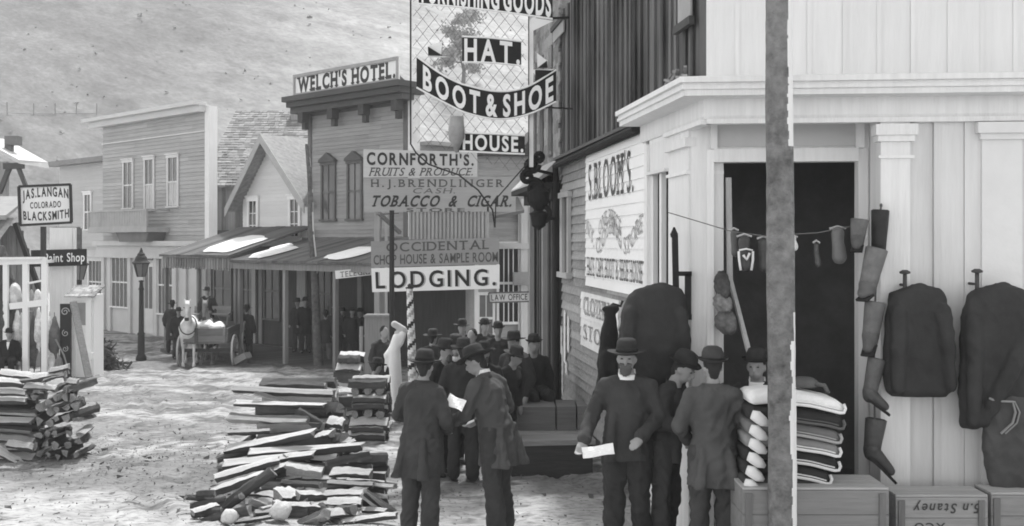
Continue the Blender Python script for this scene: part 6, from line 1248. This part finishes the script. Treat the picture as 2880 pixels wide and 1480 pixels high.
for lab, px, Y, rz, H, hat, cm, hl in (
    ('man in a long coat left of the white horse', 484, 34.6, 190, 1.68, 'slouch', .05, .45), ('man in a rounded hat leaning close behind the white horse', 502, 34.0, 20, 1.62, 'slouch', .025, .7),
    ('big man in a dark overcoat right of the wagon', 694, 33.6, 165, 1.72, 'slouch', .03, .55), ('man half hidden behind the wagon near its right wheel', 664, 35.0, 60, 1.6, 'slouch', .06, .6),
    ('left man of the pair standing on the porch', 838, 34.8, -15, 1.74, 'slouch', .03, .62), ('right man of the pair standing on the porch', 858, 34.6, 20, 1.78, 'bowler', .025, .62),
    ('man in a dark jacket and pale trousers right of the crooked pole', 916, 32.8, 190, 1.6, 'bowler', .05, .7), ('man in a light hat second right of the crooked pole', 943, 33.4, 185, 1.74, 'bowler', .05, .68),
    ('man showing a white shirt front under the telegraph sign', 964, 34.0, 5, 1.62, 'slouch', .03, .72), ('man with arms crossed third from the wooden counter', 990, 33.2, 15, 1.68, 'slouch', .04, .62), ('man nearest the wooden counter under the telegraph sign', 1014, 33.6, -30, 1.62, 'slouch', .035, .65)):
    person(lab, (pl(px, Y), Y, -.95 if FF.hit(px, 0, PO)[0] and Y < 34.2 else -.82), R(rz), H, hat=hat, hlen=hl, cm=cm, tm=.16 if 'pale' in lab else .05, hm=.3 if 'light hat' in lab else .03, shirt='shirt' in lab, vx=.032, group=PG)
person('driver in a broad hat seated on the wagon', (pl(583, 32.6), 32.6, gw + .62), R(10), 1.66, hat='slouch', hlen=.8, cm=.03, vx=.03, seat=True)
person('seated man in black with a white shirt front at the left photo edge', (pl(26, 27), 27.0, gz(0, 27) - .42), R(15), 1.66, hat='bowler', hlen=.8, cm=.012, tm=.015, hm=.02, vx=.025, seat=True, shirt=True)
st = MB(); x_ = pl(26, 27); st.box((x_, 27.15, gz(0, 27) + .44), (.5, .4, .05)); 
for sx_2 in (-.2, .2):
    for sy_2 in (0, .3): st.box((x_ + sx_2, 27.0 + sy_2, gz(0, 27) + .2), (.05, .05, .43))
alone('stool', st, mat(.1, 'woodx'), (x_, 27.15, gz(0, 27)), 'low dark stool under the seated man in black', 'stool')

# fence up on the hillside
fe = empty('hillside_fence', Wp(160, 325, 118), 'faint post fence crossing the hillside above the plain grey house', 'fence')
hp2 = []
for px in (20, 95, 155, 215, 272):
    Y = 90.0
    while hillz(Wp(px, 0, Y).x, Y) < Wp(px, 326, Y).z and Y < 200: Y += .5
    b = Vector((Wp(px, 0, Y).x, Y, hillz(Wp(px, 0, Y).x, Y))); hp2.append(b); m = MB(); m.bar(b - Vector((0, 0, .3)), b + Vector((0, 0, 1.3)), .09, .09); m.build('post', mat(.22), fe)
m = MB(); m.tube([b + Vector((0, 0, .2)) for b in hp2], .04, 5); m.build('rail', mat(.25), fe)
# ================================================================== HAZE
m = MB(); m.box((-10, 160, 45), (420, 380, 100)); hz = m.build('haze', None or bpy.data.materials.new('haze'), None); hz['kind'] = 'stuff'
hm_ = hz.data.materials[0]; hm_.use_nodes = True; N = hm_.node_tree.nodes; N.clear(); o_ = N.new('ShaderNodeOutputMaterial'); v_ = N.new('ShaderNodeVolumePrincipled'); v_.inputs['Color'].default_value = (.9, .9, .9, 1); v_.inputs['Density'].default_value = .0012
hm_.node_tree.links.new(v_.outputs[0], o_.inputs['Volume'])
